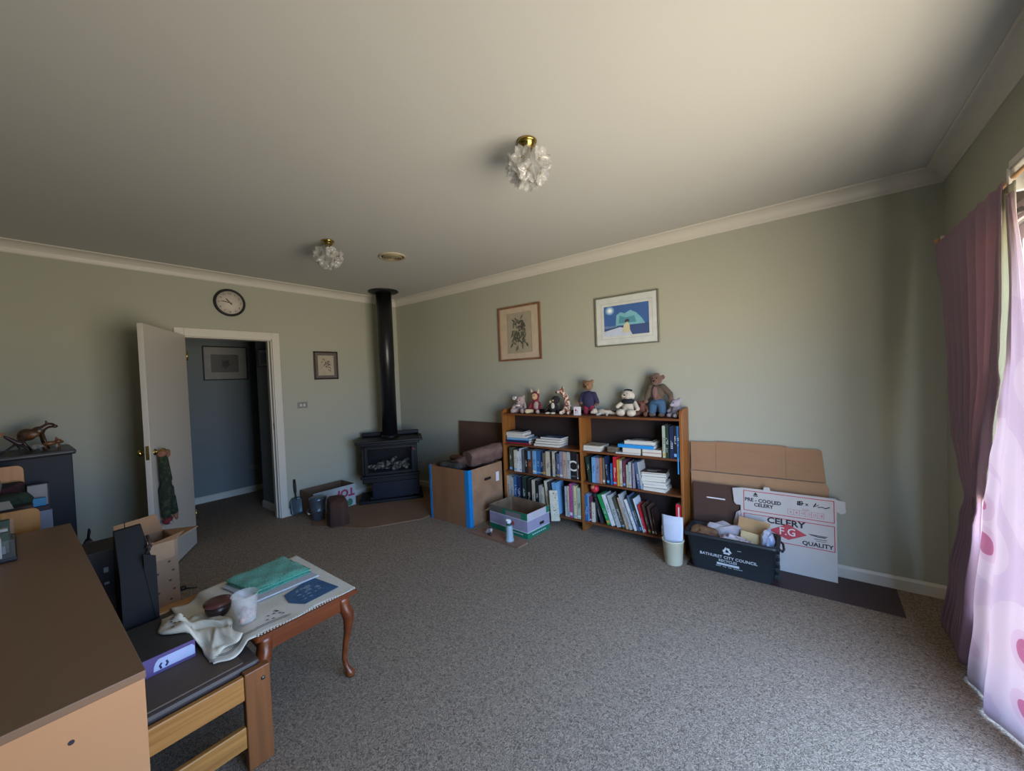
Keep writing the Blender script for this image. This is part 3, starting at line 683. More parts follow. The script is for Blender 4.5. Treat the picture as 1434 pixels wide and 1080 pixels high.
blob('head', [((0, -.01, .325), (.052, .045, .05)), ((0, -.052, .31), (.027, .02, .021)), ((.055, 0, .345), (.018, .010, .022)), ((-.05, 0, .345), (.016, .010, .02)), ((0, 0, .37), (.03, .026, .016))], fur_brown, t)
eyes(t, [(.018, -.052, .338), (-.018, -.052, .338)], .005); obj('nose', B().ball((0, -.073, .316), (.010, .005, .006), u=10, v=6), eye_m, t)
# 9 grey lump
t = thing('plush_mouse', 'small lilac grey plush mouse slumped against the right side panel', 'soft toy', (3.935, -.118, TZ), -.4, 'soft toys along the bookcase top')
blob('body', [((0, 0, .055), (.045, .04, .055)), ((-.03, -.05, .022), (.024, .032, .02)), ((.03, -.05, .022), (.024, .032, .02)), ((-.04, -.01, .08), (-.06, -.03, .05), .014, .012)], fur_grey, t, .006)
blob('head', [((.0, -.012, .12), (.04, .036, .036)), ((-.01, -.045, .108), (.018, .018, .015)), ((.035, 0, .15), (.022, .010, .022)), ((-.035, 0, .148), (.02, .010, .02))], mat('fur_lilac', '#a39aa3', rough=.95), t)
eyes(t, [(.008, -.046, .128), (-.022, -.045, .126)], .004)
# ================================================================== ceiling lights, vent
gl = glass_mat('petal_glass', (.5, .5, .48), .22, .12)
gl_l = glass_mat('petal_glass_bright', (.58, .58, .56), .36, .06, 1.2)
def flower_light(loc, label, first=None):
    if first:
        r = first.copy(); C.objects.link(r); r.location = loc; r['label'] = label
        for ch in first.children:
            c = ch.copy(); C.objects.link(c); c.parent = r
        return r
    t = thing('ceiling_light', label, 'light fitting', loc, 0, 'glass flower ceiling lights')
    obj('ceiling_rose', B().lathe([(.001, 0), (.045, 0), (.05, -.006), (.044, -.016), (.036, -.018), (.036, -.03), (.03, -.034), (.024, -.05), (.001, -.052)], n=28), brass, t)
    b = B(); R = random.Random(2)
    for th, n, z in ((0, 1, 0), (.85, 5, 0), (1.55, 6, 0)):
        for k in range(n):
            ph = 2*PI*(k + (.5 if n == 6 else 0))/n + .3
            d = V((math.sin(th)*math.cos(ph), math.sin(th)*math.sin(ph), -math.cos(th))); c = V((0, 0, -.122)) + d*.082
            u = d.orthogonal().normalized(); v = d.cross(u); roll = R.uniform(0, PI)
            for q in range(5):                       # five glass petals per flower
                a = roll + 2*PI*q/5
                e = u*math.cos(a) + v*math.sin(a); s = -u*math.sin(a) + v*math.cos(a)
                fn = lambda i, j, e=e, s=s, c=c, d=d: c + e*(.006 + .046*i) + s*(j-.5)*.048*math.sin(PI*(.12+.78*i)) + d*(.020*i*i + .012*abs(j-.5)*2 - .004)
                b.grid(fn, 3, 4)
    o = obj('glass_petals', b, gl_l, t, normals=False); q = o.modifiers.new('solid', 'SOLIDIFY'); q.thickness = .002
    obj('glass_bowl', B().lathe([(.03, -.04), (.045, -.06), (.07, -.09), (.078, -.12), (.065, -.16), (.035, -.185), (.004, -.192)], n=24, caps=False), gl, t)
    b = B()
    for k in range(3):
        a = 2*PI*k/3+.4; b.tube([(.03*math.cos(a), .03*math.sin(a), -.03), (.06*math.cos(a), .06*math.sin(a), -.055), (.088*math.cos(a), .088*math.sin(a), -.085)], .0016, n=6)
    obj('wire_arms', b, brass, t)
    obj('flower_centres', (lambda b: [b.ball((.085*math.sin(th)*math.cos(p), .085*math.sin(th)*math.sin(p), -.122-.082*math.cos(th)), .005, u=8, v=6) for th, n in ((.85, 5), (1.55, 6)) for p in [2*PI*(k + (.5 if n == 6 else 0))/n + .3 for k in range(n)]] and b)(B()), brass, t)
    return t
fl = flower_light((3.718, -1.911, 2.7), 'larger looking glass flower ceiling light with brass rose, nearer the window')
flower_light((1.693, -1.887, 2.7), 'glass flower ceiling light with brass rose, farther away beside the round vent', fl)
t = thing('ceiling_vent', 'round cream ceiling vent with ringed grille beside the farther light', 'vent', (1.72, -1.28, 2.7))
b = B(); b.lathe([(.125, 0), (.128, -.006), (.118, -.014), (.105, -.012), (.1, -.004)], n=40, caps=False); obj('vent_rim', b, mat('vent_cream', '#b5aa8e', rough=.5), t)
b = B()
for r in (.09, .07, .05, .03): b.lathe([(r, -.003), (r-.004, -.02), (r-.012, -.022), (r-.009, -.004)], n=32, caps=False)
b.lathe([(.001, -.024), (.016, -.02), (.016, -.004)], n=20, caps=False); obj('grille', b, mat('vent_grille', '#8f8366', rough=.55), t)
obj('duct_plate', B().lathe([(.001, -.001), (.104, -.001), (.104, -.003), (.001, -.003)], n=32), black_m, t)

# ================================================================== clock (left wall, faces +x)
MW = lambda x, y, z: Matrix.Translation((x, y, z)) @ Matrix(((0, 0, 1, 0), (1, 0, 0, 0), (0, 1, 0, 0), (0, 0, 0, 1)))      # local x->world y, y->z, z->x
MS = lambda x, y, z: Matrix.Translation((x, y, z)) @ Matrix(((1, 0, 0, 0), (0, 0, -1, 0), (0, 1, 0, 0), (0, 0, 0, 1)))     # local x->x, y->z, z->-y
t = thing('wall_clock', 'round white faced clock with black rim hanging above the doorway', 'clock'); t.matrix_world = MW(.0015, -2.085, 2.41)
obj('clock_rim', B().lathe([(.118, .001), (.142, .001), (.142, .02), (.134, .032), (.124, .03), (.119, .018)], n=48, caps=False), black_m, t)
obj('clock_face', B().lathe([(.001, .002), (.121, .002), (.121, .012), (.001, .012)], n=48), mat('clock_paper', '#c9bfb0', rough=.6), t)
b = B()
for k in range(12):
    a = PI/2 - 2*PI*(k+1)/12; b.text(str(k+1), .030, Matrix.Translation((.096*math.cos(a), .096*math.sin(a)-.010, .0125)))
obj('numerals', b, ink, t)
def hand(name, a, l0, l1, w):
    d = V((math.sin(a), math.cos(a), 0)); s = V((d.y, -d.x, 0)); z = V((0, 0, .016))
    obj(name, B().prism([d*l0+s*w+z, d*l1*.7+s*w*1.2+z, d*l1+z, d*l1*.7-s*w*1.2+z, d*l0-s*w+z], (0, 0, .0015)), mat('hand_brown', '#33231a'), t)
hand('hour_hand', math.radians(-40), -.028, .058, .0045); hand('minute_hand', math.radians(-81), -.02, .088, .0035)
obj('clock_glass', B().lathe([(.001, .022), (.119, .022)], n=48, caps=False), glass_mat('clock_cover', (1, 1, 1), .06, .05), t)

# ================================================================== framed pictures
def picture(name, label, M, w, h, fm, matm, mw, fw=.018, depth=.02, art=None, glass=True, group=None):
    t = thing(name, label, 'picture', group=group); t.matrix_world = M
    b = B()
    for p, q in (((-w/2, -h/2, 0), (w/2, -h/2+fw, depth)), ((-w/2, h/2-fw, 0), (w/2, h/2, depth)), ((-w/2, -h/2+fw, 0), (-w/2+fw, h/2-fw, depth)), ((w/2-fw, -h/2+fw, 0), (w/2, h/2-fw, depth))): b.box(p, q)
    obj('frame', b, fm, t, bevel=.003)
    obj('mount', B().box((-w/2+fw, -h/2+fw, .001), (w/2-fw, h/2-fw, .006)), matm, t)
    if art: art(t)
    if glass: obj('glazing', B().box((-w/2+fw, -h/2+fw, .0125), (w/2-fw, h/2-fw, .0135)), glass_mat('picture_glass', (1, 1, 1), .02, .03), t)
    return t
def leaf(b, x, y, a, l, wd, z=.0078):
    pts = []
    for k in range(7):
        u = k/6; pts.append((u*l, wd*math.sin(PI*u)))
    pts += [(u, -v) for u, v in reversed(pts[1:-1])]
    b.prism([(x+u*math.cos(a)-v*math.sin(a), y+u*math.sin(a)+v*math.cos(a), z) for u, v in pts], (0, 0, .0004))
def botanical(t):
    obj('print', B().box((-.165, -.22, .006), (.165, .225, .0072)), mat('sepia_paper', '#9b917c', rough=.85), t)
    b = B(); b.use(mat('print_line', '#5a5240'))
    for p, q in (((-.168, -.223), (.168, -.221)), ((-.168, .226), (.168, .228)), ((-.168, -.223), (-.166, .228)), ((.166, -.223), (.168, .228))): b.box((p[0], p[1], .006), (q[0], q[1], .0075))
    g1, g2, br = mat('leaf_dark', '#3c4030'), mat('leaf_olive', '#5c5c40'), mat('stem_brown', '#3f2c20')
    R = random.Random(11)
    for k in range(78):
        ang = R.uniform(0, 2*PI); rr = R.uniform(0, 1)**.6; x = .12*rr*math.cos(ang); y = -.005 + .17*rr*math.sin(ang)
        x *= .6 + .4*(.18-y)/.3
        b.use(R.choice((g1, g2, g1))); leaf(b, x, y, R.uniform(-2.6, -.5) if y < .05 else R.uniform(-1, 4), R.uniform(.045, .075), R.uniform(.009, .014), z=.0076+k*.00001)
    b.use(br); leaf(b, .035, .02, 1.4, .10, .018, .0086); leaf(b, .02, .09, .3, .06, .016, .0087)
    obj('botanical_drawing', b, parent=t)
wood_fr = wood('picture_frame_wood', '#6f4a33', '#8d6248', axis='y', grain=6)
picture('framed_picture', 'portrait botanical print of dark leaves in a warm wooden frame above the bookcase', MS(2.245, -.0015, 2.007) @ Matrix.Rotation(.0, 4, 'Z'), .585, .62, wood_fr, mat('mount_sand', '#b8a68f', rough=.85), 0, .02, art=botanical)
def iceberg(t):
    w, h = .43, .285
    b = B(); z = .0075
    b.use(mat('photo_sky', '#1d58a0', rough=.5)).box((-w/2, -h/2, .006), (w/2, h/2, z))
    b.use(mat('photo_sea', '#1a3f7c')).poly([(-w/2, -h/2, z+.0002), (w/2, -h/2, z+.0002), (w/2, -.045, z+.0002), (-w/2, -.05, z+.0002)])
    b.use(mat('photo_berg', '#6fb0c0')).poly([(-.10, -.05, z+.0004), (.18, -.05, z+.0004), (.15, .0, z+.0004), (.10, .055, z+.0004), (.045, .085, z+.0004), (-.01, .06, z+.0004), (-.05, .075, z+.0004), (-.09, .05, z+.0004)])
    b.use(mat('photo_berg_dark', '#3e8aa3')).poly([(-.07, -.03, z+.0006), (.10, -.03, z+.0006), (.08, .03, z+.0006), (.0, .02, z+.0006), (-.06, .045, z+.0006)])
    b.use(mat('photo_snow', '#bcc8de')).poly([(-w/2, -h/2, z+.0008), (.06, -h/2, z+.0008), (.03, -.085, z+.0008), (-.06, -.065, z+.0008), (-w/2, -.095, z+.0008)])
    b.use(mat('photo_rock', '#5c7ba6')).poly([(-w/2, -.07, z+.0007), (-.08, -.06, z+.0007), (-.10, -.045, z+.0007), (-.16, -.05, z+.0007), (-w/2, -.04, z+.0007)])
    n = 14
    for r, c in ((.045, '#6f9cca'), (.03, '#b9d2e8'), (.017, '#f0f4f6')):
        b.use(mat('photo_sun' + c, c)).poly([(-.155 + r*math.cos(2*PI*k/n), .10 + r*.9*math.sin(2*PI*k/n), z+.0006 + (.05-r)*.006) for k in range(n)])
    b.use(mat('photo_figure', '#c8c4a0')).poly([(-.035, -.12, z+.0014), (.04, -.12, z+.0014), (.035, -.05, z+.0014), (.015, -.02, z+.0014), (-.02, -.045, z+.0014)])
    b.use(ink).poly([(-.01, -.022, z+.0016), (.035, -.022, z+.0016), (.03, .0, z+.0016), (.01, .006, z+.0016), (-.008, -.004, z+.0016)])
    obj('photo_print', b, parent=t)
    b = B()
    for e, q in ((.255, .001),):
        for p, r in (((-.245, -.17), (.245, -.1685)), ((-.245, .1685), (.245, .17)), ((-.245, -.17), (-.2435, .17)), ((.2435, -.17), (.245, .17))): b.box((p[0], p[1], .006), (r[0], r[1], .0068))
    obj('mount_line', b, mat('mount_line_blue', '#6a7896'), t)
picture('framed_picture', 'landscape photograph of a blue iceberg in a silvery frame nearer the window', MS(3.482, -.0015, 2.008) @ Matrix.Rotation(.0, 4, 'Z'), .61, .475, mat('frame_silver_green', '#7c7f70', rough=.4, metal=.3), mat('mount_white', '#c9cdc9', rough=.8), 0, .012, art=iceberg)
def small_art(t):
    b = B(); b.use(mat('cream_print', '#ab9e85')).box((-.10, -.125, .006), (.10, .125, .0075)); b.use(mat('print_brown', '#4a3c2c'))
    R = random.Random(4)
    for k in range(26): leaf(b, R.gauss(.01, .022), R.gauss(.01, .035), R.uniform(0, 6.2), R.uniform(.02, .045), .005, .0077+k*.00001)
    obj('print', b, parent=t)
picture('framed_picture', 'small dark framed print with grey brown mount between the doorway and the stove flue', MW(.0015, -1.093, 1.75), .305, .35, mat('frame_maroon', '#2c1c18', rough=.4), mat('mount_brown', '#5b5049', rough=.85), 0, .017, art=small_art)
def hall_art(t):
    b = B(); b.use(mat('hall_print', '#4c4d4c')).box((-.17, -.125, .006), (.15, .12, .0075)); b.use(ink)
    R = random.Random(9)
    for k in range(24): leaf(b, R.gauss(0, .03), R.gauss(-.04, .02), R.uniform(.3, 2.8), R.uniform(.04, .09), .009, .0077+k*.00001)
    obj('print', b, parent=t)
picture('framed_picture', 'wide black framed print on the far hallway wall seen through the doorway', MW(-1.5985, -1.68, 1.86), .52, .465, black_m, mat('hall_mount', '#8b8c88', rough=.85), 0, .014, art=hall_art)
def hall_art2(t):
    obj('print', B().box((-.10, -.07, .006), (.10, .06, .0075)), mat('hall_print_blue', '#4c5a68'), t)
picture('framed_picture', 'black framed print on the hallway side wall partly hidden by the door jamb', MS(-.41, -1.6315, 1.865), .32, .22, black_m, mat('hall_mount', '#8b8c88'), 0, .012, art=hall_art2)

# switch plate and wall socket
t = thing('light_switch', 'brushed metal switch plate on the wall right of the doorway', 'switch'); t.matrix_world = MW(.001, -1.402, 1.275)
obj('switch_plate', B().box((-.058, -.036, 0), (.058, .036, .007), bev=.002), mat('plate_steel', '#8d8d8a', rough=.4, metal=.4), t)
for x in (-.02, .02): obj('rocker', B().box((x-.011, -.014, .007), (x+.011, .014, .011), bev=.002), mat('rocker_white', '#c9c6bf', rough=.4), t)
t = thing('wall_socket', 'dim power socket low on the far hallway wall', 'socket'); t.matrix_world = MW(-1.599, -1.40, .36)
obj('socket_plate', B().box((-.058, -.036, 0), (.058, .036, .008), bev=.002), mat('plate_dim', '#8d8d88', rough=.5), t)

# ================================================================== wood heater in the corner
SA = math.radians(53.13)
hb = thing('wood_heater', 'black slow combustion heater with glass window standing in the corner', 'heater', (.42, -.98, .012), SA)
def part(name, b, m, bev=.004): return obj(name, b, m, hb, bevel=bev)
part('plinth', B().box((0, -.012, 0), (.77, .42, .035)).box((.13, .03, .035), (.64, .40, .07)), stove_m)
part('ash_drawer', B().box((.16, .01, .05), (.73, .40, .25)), mat('stove_panel_blue', '#0e1122', rough=.4, spec=.3), .006)
b = B().box((.05, .0, .25), (.72, .42, .34)); b.box((.03, -.03, .31), (.74, .02, .345)); part('ledge', b, stove_m, .008)
# firebox: open at the front
b = B(); x0, x1, z0, z1 = .05, .72, .34, .715
b.box((x0, .0, z0), (x0+.055, .42, z1)).box((x1-.055, .0, z0), (x1, .42, z1)).box((x0, .0, z0), (x1, .42, z0+.03)).box((x0, .0, z1-.045), (x1, .42, z1)).box((x0, .37, z0), (x1, .42, z1))
part('firebox', b, stove_m, .006)
b = B(); b.box((.085, -.022, .355), (.125, 0, .70)).box((.645, -.022, .355), (.685, 0, .70)).box((.125, -.022, .355), (.645, 0, .385)).box((.125, -.022, .67), (.645, 0, .70)); o = part('fire_door', b, stove_m, .004)
obj('door_glass', B().box((.125, -.008, .385), (.645, -.004, .67)), glass_mat('heater_glass', (.02, .02, .025), .25, .05, .25), o)
obj('door_handle', B().tube([(.66, -.022, .66), (.66, -.07, .66), (.685, -.08, .64)], .008), mat('handle_copper', '#7a4a44', rough=.4), o)
b = B(); R = random.Random(3)
for k in range(34): b.ball((R.uniform(.13, .64), R.uniform(.08, .28), .385 + R.uniform(0, .05)*(1.2 if k % 3 else 1.6)), (R.uniform(.02, .05), R.uniform(.02, .04), R.uniform(.015, .03)), u=8, v=5)
for a in ((.18, .40, .30, .47), (.33, .42, .45, .52), (.48, .42, .62, .49)): b.tube([(a[0], .12, a[1]), (a[2], .2, a[3])], .02, n=7)
part('coals', b, mat('ash_white', '#d0cab8', col2='#4a4640', rough=.95, scale=30, sharp=(.4, .6)), 0)
b = B(); b.prism([(-.02, -.045, .745), (.79, -.045, .745), (.79, .42, .745), (-.02, .42, .745)], (0, 0, .03)); b.prism([(.02, -.02, .715), (.75, -.02, .715), (.75, .42, .715), (.02, .42, .715)], (0, 0, .03)); part('top_plate', b, stove_m, .006)
b = B(); b.box((.03, .40, .775), (.76, .42, .835), bev=.012); b.box((.742, .0, .775), (.76, .42, .79)); part('back_rail', b, stove_m, 0)
obj('air_control', B().tube([(.74, -.02, .46), (.78, -.05, .46)], .006).ball((.785, -.055, .46), .014), mat('handle_copper', '#7a4a44'), hb)
fp = thing('flue_pipe', 'tall black flue pipe rising from the heater to the ceiling', 'flue', (.43, -.5, .788))
obj('pipe', B().lathe([(.096, 0), (.096, .90), (.099, .905), (.099, 1.911)], n=40), mat('flue_black', '#141518', rough=.32, var=.1), fp)
obj('collar', B().lathe([(.112, 0), (.112, .02), (.1, .03)], n=36, caps=False), stove_m, fp)
obj('ceiling_plate', B().lathe([(.10, 1.885), (.165, 1.89), (.19, 1.900), (.19, 1.9105), (.1, 1.9105)], n=48), black_m, fp)
# hearth sheet
b = B().prism([(.02, -1.35, 0), (.60, -1.63, 0), (1.18, -1.34, 0), (1.46, -.86, 0), (1.44, -.55, 0), (.95, -.02, 0), (.02, -.02, 0)], (0, 0, .010))
o = obj('hearth_sheet', b, mat('hearth_tan', '#7d6049', rough=.8, var=.1, scale=3), loc=(0, 0, .001)); tag(o, 'flat tan board covering the floor in front of and under the heater', 'floor board')

# tomato box: open printed carton
def carton(name, label, cat, loc, rz, w, d, h, ms, group=None, t=.005, flare=0, rim=None):
    """open box; ms = dict(front,left,right,back,inside)"""
    th = thing(name, label, cat, loc, rz, group)
    return th
t = thing('vegetable_carton', 'long open carton with upside-down red lettering behind the metal bucket', 'box', (.185, -1.235, .012))
w2, d2, h2 = .16, .255, .262
b = B(); kin = mat('carton_inside_dark', '#6b5645', rough=.9)
b.use(kin).box((-w2, -d2, 0), (w2, d2, .005)).box((-w2, -d2+.004, .005), (-w2+.004, d2-.004, h2)).box((w2-.005, -d2+.004, .005), (w2-.001, d2-.004, h2-.002)).box((-w2, d2-.004, .005), (w2, d2, h2)).box((-w2, -d2, .005), (w2, -d2+.004, h2))
obj('carton_body', b, parent=t)
Mx = Matrix.Translation((w2, 0, 0)) @ Matrix(((0, 0, 1, 0), (1, 0, 0, 0), (0, 1, 0, 0), (0, 0, 0, 1)))
obj('printed_side', B().box((-d2, 0, -.001), (d2, h2, .001), M=Mx), mat('carton_pale_blue', '#9fa6a8', rough=.8), t)
o = obj('lettering', B().text('TOP', .125, Mx @ Matrix.Translation((.12, .215, .0014)) @ Matrix.Rotation(PI, 4, 'Z'), off=.006), mat('crimson_ink', '#8f2c55', rough=.7), t)
b = B(); b.prism([(.18 + .035*math.cos(a), .05 + .045*math.sin(a), .0012) for a in [2*PI*k/14 for k in range(14)]], (0, 0, .0006), M=Mx); obj('green_emblem', b, mat('green_ink2', '#2e6b55'), t)
# bucket with lid scoop
t = thing('ash_bucket', 'dented galvanised bucket with a rolled rim in front of the long carton', 'bucket', (.452, -1.49, .012))
obj('bucket_body', B().lathe([(.062, 0), (.066, .003), (.074, .10), (.078, .104), (.076, .11), (.084, .215), (.088, .222), (.09, .235), (.085, .235), (.078, .22), (.062, .008), (.001, .008)], n=32, caps=False), zinc, t)
obj('lid', B().lathe([(.001, .262), (.04, .26), (.085, .246), (.092, .236), (.092, .228)], n=32, caps=False), mat('lid_blue_steel', '#5c6f80', rough=.3, metal=.7), t)
obj('handle', B().tube([(-.09, 0, .215), (-.092, -.03, .15), (-.08, -.085, .10), (-.02, -.10, .085), (.05, -.092, .095), (.09, -.03, .15), (.09, 0, .215)], .003), zinc, t)
obj('grip', B().tube([(-.05, -.098, .09), (-.0, -.102, .084)], .007), mat('bone_grip', '#c8c2b4'), t)
# log section
b = B(); R = random.Random(8); n = 7; rs = []
for k, z in enumerate((0, .01, .08, .17, .24, .305)):
    rs.append([V(((.108 + .012*math.sin(3*a+1) + .010*math.cos(5*a) + (.004*math.sin(7*a+k)))*math.cos(a)*(1-.10*(k == 5)), (.085 + .012*math.sin(3*a+1))*math.sin(a)*(1-.10*(k == 5)), z + ((-.055*max(0, math.cos(a+.9)) - .01) if k == 5 else 0))) for a in [2*PI*i/n for i in range(n)]])
b.rings(rs, smooth=False)
o = obj('firewood_block', b, wood('rough_log', '#2a1813', '#4c2c1e', axis='z', grain=6, rough=.85), loc=(.80, -1.46, .001), rot=(0, 0, .6)); tag(o, 'stout dark brown split log standing on end beside the bucket', 'log')
o.location.z = .012
# shovel
t = thing('ash_shovel', 'small grey hand shovel with dark handle leaning on the wall beside the door frame', 'shovel', (.062, -1.545, .0), rot=(0, math.radians(-6), 0))
b = B()
def blade(i, j):
    y = (j-.5)*2; z = .008 + .20*i
    w = .07*min(1, .80+.5*i)*(1 if i < .8 else 1-(i-.8)*2.2)
    return (.012*(y*y) - .004*math.sin(PI*i), y*w, z)
b.grid(blade, 8, 8); o = obj('blade', b, mat('blade_steel', '#5d6c73', rough=.4, metal=.5), t, normals=False); q = o.modifiers.new('s', 'SOLIDIFY'); q.thickness = .002
obj('rim', B().tube([(.012, -.066, .02), (.014, -.071, .12), (.012, -.05, .19), (0, 0, .21), (.012, .05, .19), (.014, .071, .12), (.012, .066, .02)], .004), mat('rim_blue', '#2c3a44', rough=.4), t)
obj('handle', B().tube([(0, 0, .18), (0, 0, .25), (0, 0, .27), (0, 0, .34), (0, 0, .415)], [.006, .007, .013, .015, .012]), black_m, t)
# cable of bits behind carton
# ================================================================== big firewood box
t = thing('firewood_carton', 'big brown carton with bright blue taped corners holding firewood, left of the bookcase', 'box', (1.80, -.50, 0), -.01)
w2, d2, h2 = .295, .268, .583
kb = wood('carton_brown', '#7a5233', '#8e623f', axis='z', grain=2, rough=.8, scale=2); kb2 = mat('carton_front', '#a07c5c', col2='#866246', rough=.8, scale=6)
b = B(); b.use(kb).box((-w2, -d2, 0), (w2, d2, .006)).box((-w2, -d2, .006), (w2, -d2+.006, h2)).box((-w2, -d2, .006), (-w2+.006, d2, h2)).box((-w2, d2-.006, .006), (w2, d2, h2)); b.use(kb2).box((w2-.006, -d2, .006), (w2, d2, h2))
obj('carton_body', b, parent=t)
bt = mat('blue_tape', '#1878b5', rough=.4, var=.05)
for sx, wd in ((1, .052), (-1, .03)):
    b = B(); x = sx*w2
    b.box((x-sx*wd, -d2-.0025, 0), (x+sx*.0025, -d2, h2+.003)).box((x, -d2-.0025, 0), (x+sx*.0025, -d2+wd*1.0, h2+.003)); obj('corner_tape', b, bt, t, bevel=.002)
b = B(); b.box((w2-.001, -.03, .43), (w2+.002, .07, .455), bev=.008); obj('hand_hole', b, mat('hole_dark', '#1a1310'), t)
b = B(); b.box((w2, .16, .38), (w2+.001, .21, .48)); obj('label_patch', b, paper_m, t)
bark = wood('bark', '#33241f', '#5a4038', axis='x', grain=5, rough=.9)
bark2 = mat('bark_grey', '#4c4b44', col2='#2c2722', rough=.95, scale=18, bump=.6)
def log(label, a, c, r, m, seed, n=14, wob=.15):
    R = random.Random(seed); a, c = V(a), V(c); mid = (a+c)/2
    t_ = (c-a).normalized(); up = t_.orthogonal().normalized(); sd = t_.cross(up); rs = []
    ph = [R.uniform(0, 6) for _ in range(3)]
    for k in range(8):
        p = a.lerp(c, k/7); q = []
        for i in range(n):
            an = 2*PI*i/n; rr = r*(1 + R.uniform(-.07, .07) + wob*math.sin(3*an+ph[0]+k*.1) + wob*.6*math.sin(5*an+ph[1]) + wob*.3*math.sin(an+ph[2]+k))*(.93 if k in (0, 7) else 1)
            q.append(p - mid + up*rr*math.cos(an) + sd*rr*math.sin(an))
        rs.append(q)
    b = B(); b.rings(rs, smooth=True); o = obj('firewood_log', b, m, loc=mid); tag(o, label, 'log', 'firewood in the blue cornered carton'); return o
log('broad reddish brown log with a knot hole lying highest in the firewood carton', (1.93, -.60, .665), (2.04, -.14, .70), .092, mat('log_rust', '#5c4138', col2='#7b6055', rough=.9, scale=9, bump=.5), 1)
log('dark log lying under the broad log in the firewood carton', (1.84, -.40, .56), (1.98, -.05-.20, .58), .075, bark, 2)
log('dark brown chunk in the middle of the firewood carton', (1.83, -.68, .60), (1.86, -.36, .66), .062, bark, 3)
log('dusty pink bark stick lying over the left rim of the firewood carton', (1.50, -.42, .60), (1.84, -.50, .63), .032, mat('log_pink', '#6e4c45', rough=.9, bump=.5, scale=20), 4)
log('grey lichened branch along the front edge of the firewood carton', (1.60, -.70, .585), (1.92, -.70, .60), .030, bark2, 5)
log('slim grey branch crossing behind the lichened one in the firewood carton', (1.55, -.60, .575), (1.80, -.62, .60), .028, bark2, 6)
log('dark log low down in the left of the firewood carton', (1.60, -.45, .50), (1.60, -.30, .52), .07, bark, 7)
o = obj('cardboard_sheet', B().box((0, -.006, 0), (.86, 0, .975)), card_dark, loc=(1.245, -.06, 0), rot=(-.045, 0, 0)); tag(o, 'tall brown cardboard sheet leaning on the wall behind the firewood carton', 'cardboard')

# ================================================================== fruit carton in front of the bookcase
t = thing('fruit_carton', 'open lilac and green printed fruit carton on the floor before the bookcase', 'box', (2.505, -.49, 0), -.10)
w2, d2, h2 = .25, .165, .235
lil = mat('carton_lilac', '#938a9c', rough=.8); grn = mat('carton_green', '#0f6b4c', rough=.7); cin = mat('carton_fruit_inside', '#8a6f56', col2='#6a523e', rough=.9, scale=8)
b = B()
def wallq(p0, p1, q0, q1, n, z0, z1):
    pass
for (a, c, n) in (((-w2, -d2), (w2, -d2), (0, -1)), ((w2, -d2), (w2, d2), (1, 0)), ((w2, d2), (-w2, d2), (0, 1)), ((-w2, d2), (-w2, -d2), (-1, 0))):
    for z0, z1, m in ((0, .055, grn), (.055, .065, mat('carton_white_line', '#b9b4bd')), (.065, .165, lil), (.165, .172, mat('carton_white_line', '#b9b4bd')), (.172, h2, None)):
        fl0, fl1 = [1 + .0*z for z in (z0, z1)]
        seg = [(0, 1, m)] if m else [(0, .3 if n[1] == 0 else .42, mat('carton_white', '#b5aeb0') if n[0] == 1 else mat('carton_brownish', '#5d5648')), (.3 if n[1] == 0 else .42, .85, mat('carton_white', '#b5aeb0') if n[0] == 1 else mat('carton_grey_print', '#766d68')), (.85, 1, grn)]
        if not m and n[0] == 1: seg = [(0, .18, mat('carton_white', '#b5aeb0')), (.18, .85, mat('carton_white', '#b5aeb0')), (.85, 1, grn)]
        if not m and n[1] == -1: seg = [(0, .35, mat('carton_brownish', '#5d5648')), (.35, .45, grn), (.45, .85, mat('carton_grey_print', '#766d68')), (.85, 1, grn)]
        for s0, s1, mm in seg:
            A0 = V((*a, 0)).lerp(V((*c, 0)), s0); A1 = V((*a, 0)).lerp(V((*c, 0)), s1); N = V((*n, 0))*.003
            b.use(mm).prism([A0 + V((0, 0, z0)), A1 + V((0, 0, z0)), A1 + V((0, 0, z1)), A0 + V((0, 0, z1))], N)
b.use(grn)
for x0 in (-.05,): b.box((x0, -d2-.0035, .222), (w2, -d2, h2))
obj('printed_walls', b, parent=t)
b = B().box((-w2, -d2, 0), (w2, d2, .004)).box((-w2, -d2, .004), (w2, -d2+.003, h2+.002)).box((-w2, d2-.003, .004), (w2, d2, h2+.002)).box((-w2, -d2, .004), (-w2+.003, d2, h2+.002)).box((w2-.003, -d2, .004), (w2, d2, h2+.002)); obj('inner_walls', b, cin, t)
obj('hand_hole', B().box((w2+.003, .01, .085), (w2+.0045, .075, .112), bev=.0004), mat('hole_dark', '#1a1310'), t)
b = B(); b.use(red_ink).ball((.07, -d2-.004, .115), (.018, .0012, .022)); b.use(mat('carton_white_line', '#b9b4bd')); 
for k in range(9): b.box((.02+k*.02, -d2-.0042, .028), (.034+k*.02, -d2-.003, .036))
for k in range(7): b.box((w2+.003, -.10+k*.03, .022), (w2+.0042, -.08+k*.03, .032))
obj('printed_marks', b, parent=t)
obj('loose_flap', B().prism([(-.25, -.17, .18), (-.29, -.20, .165), (-.285, -.12, .20), (-.25, -.06, .205)], (0, .002, .004)), cin, t)
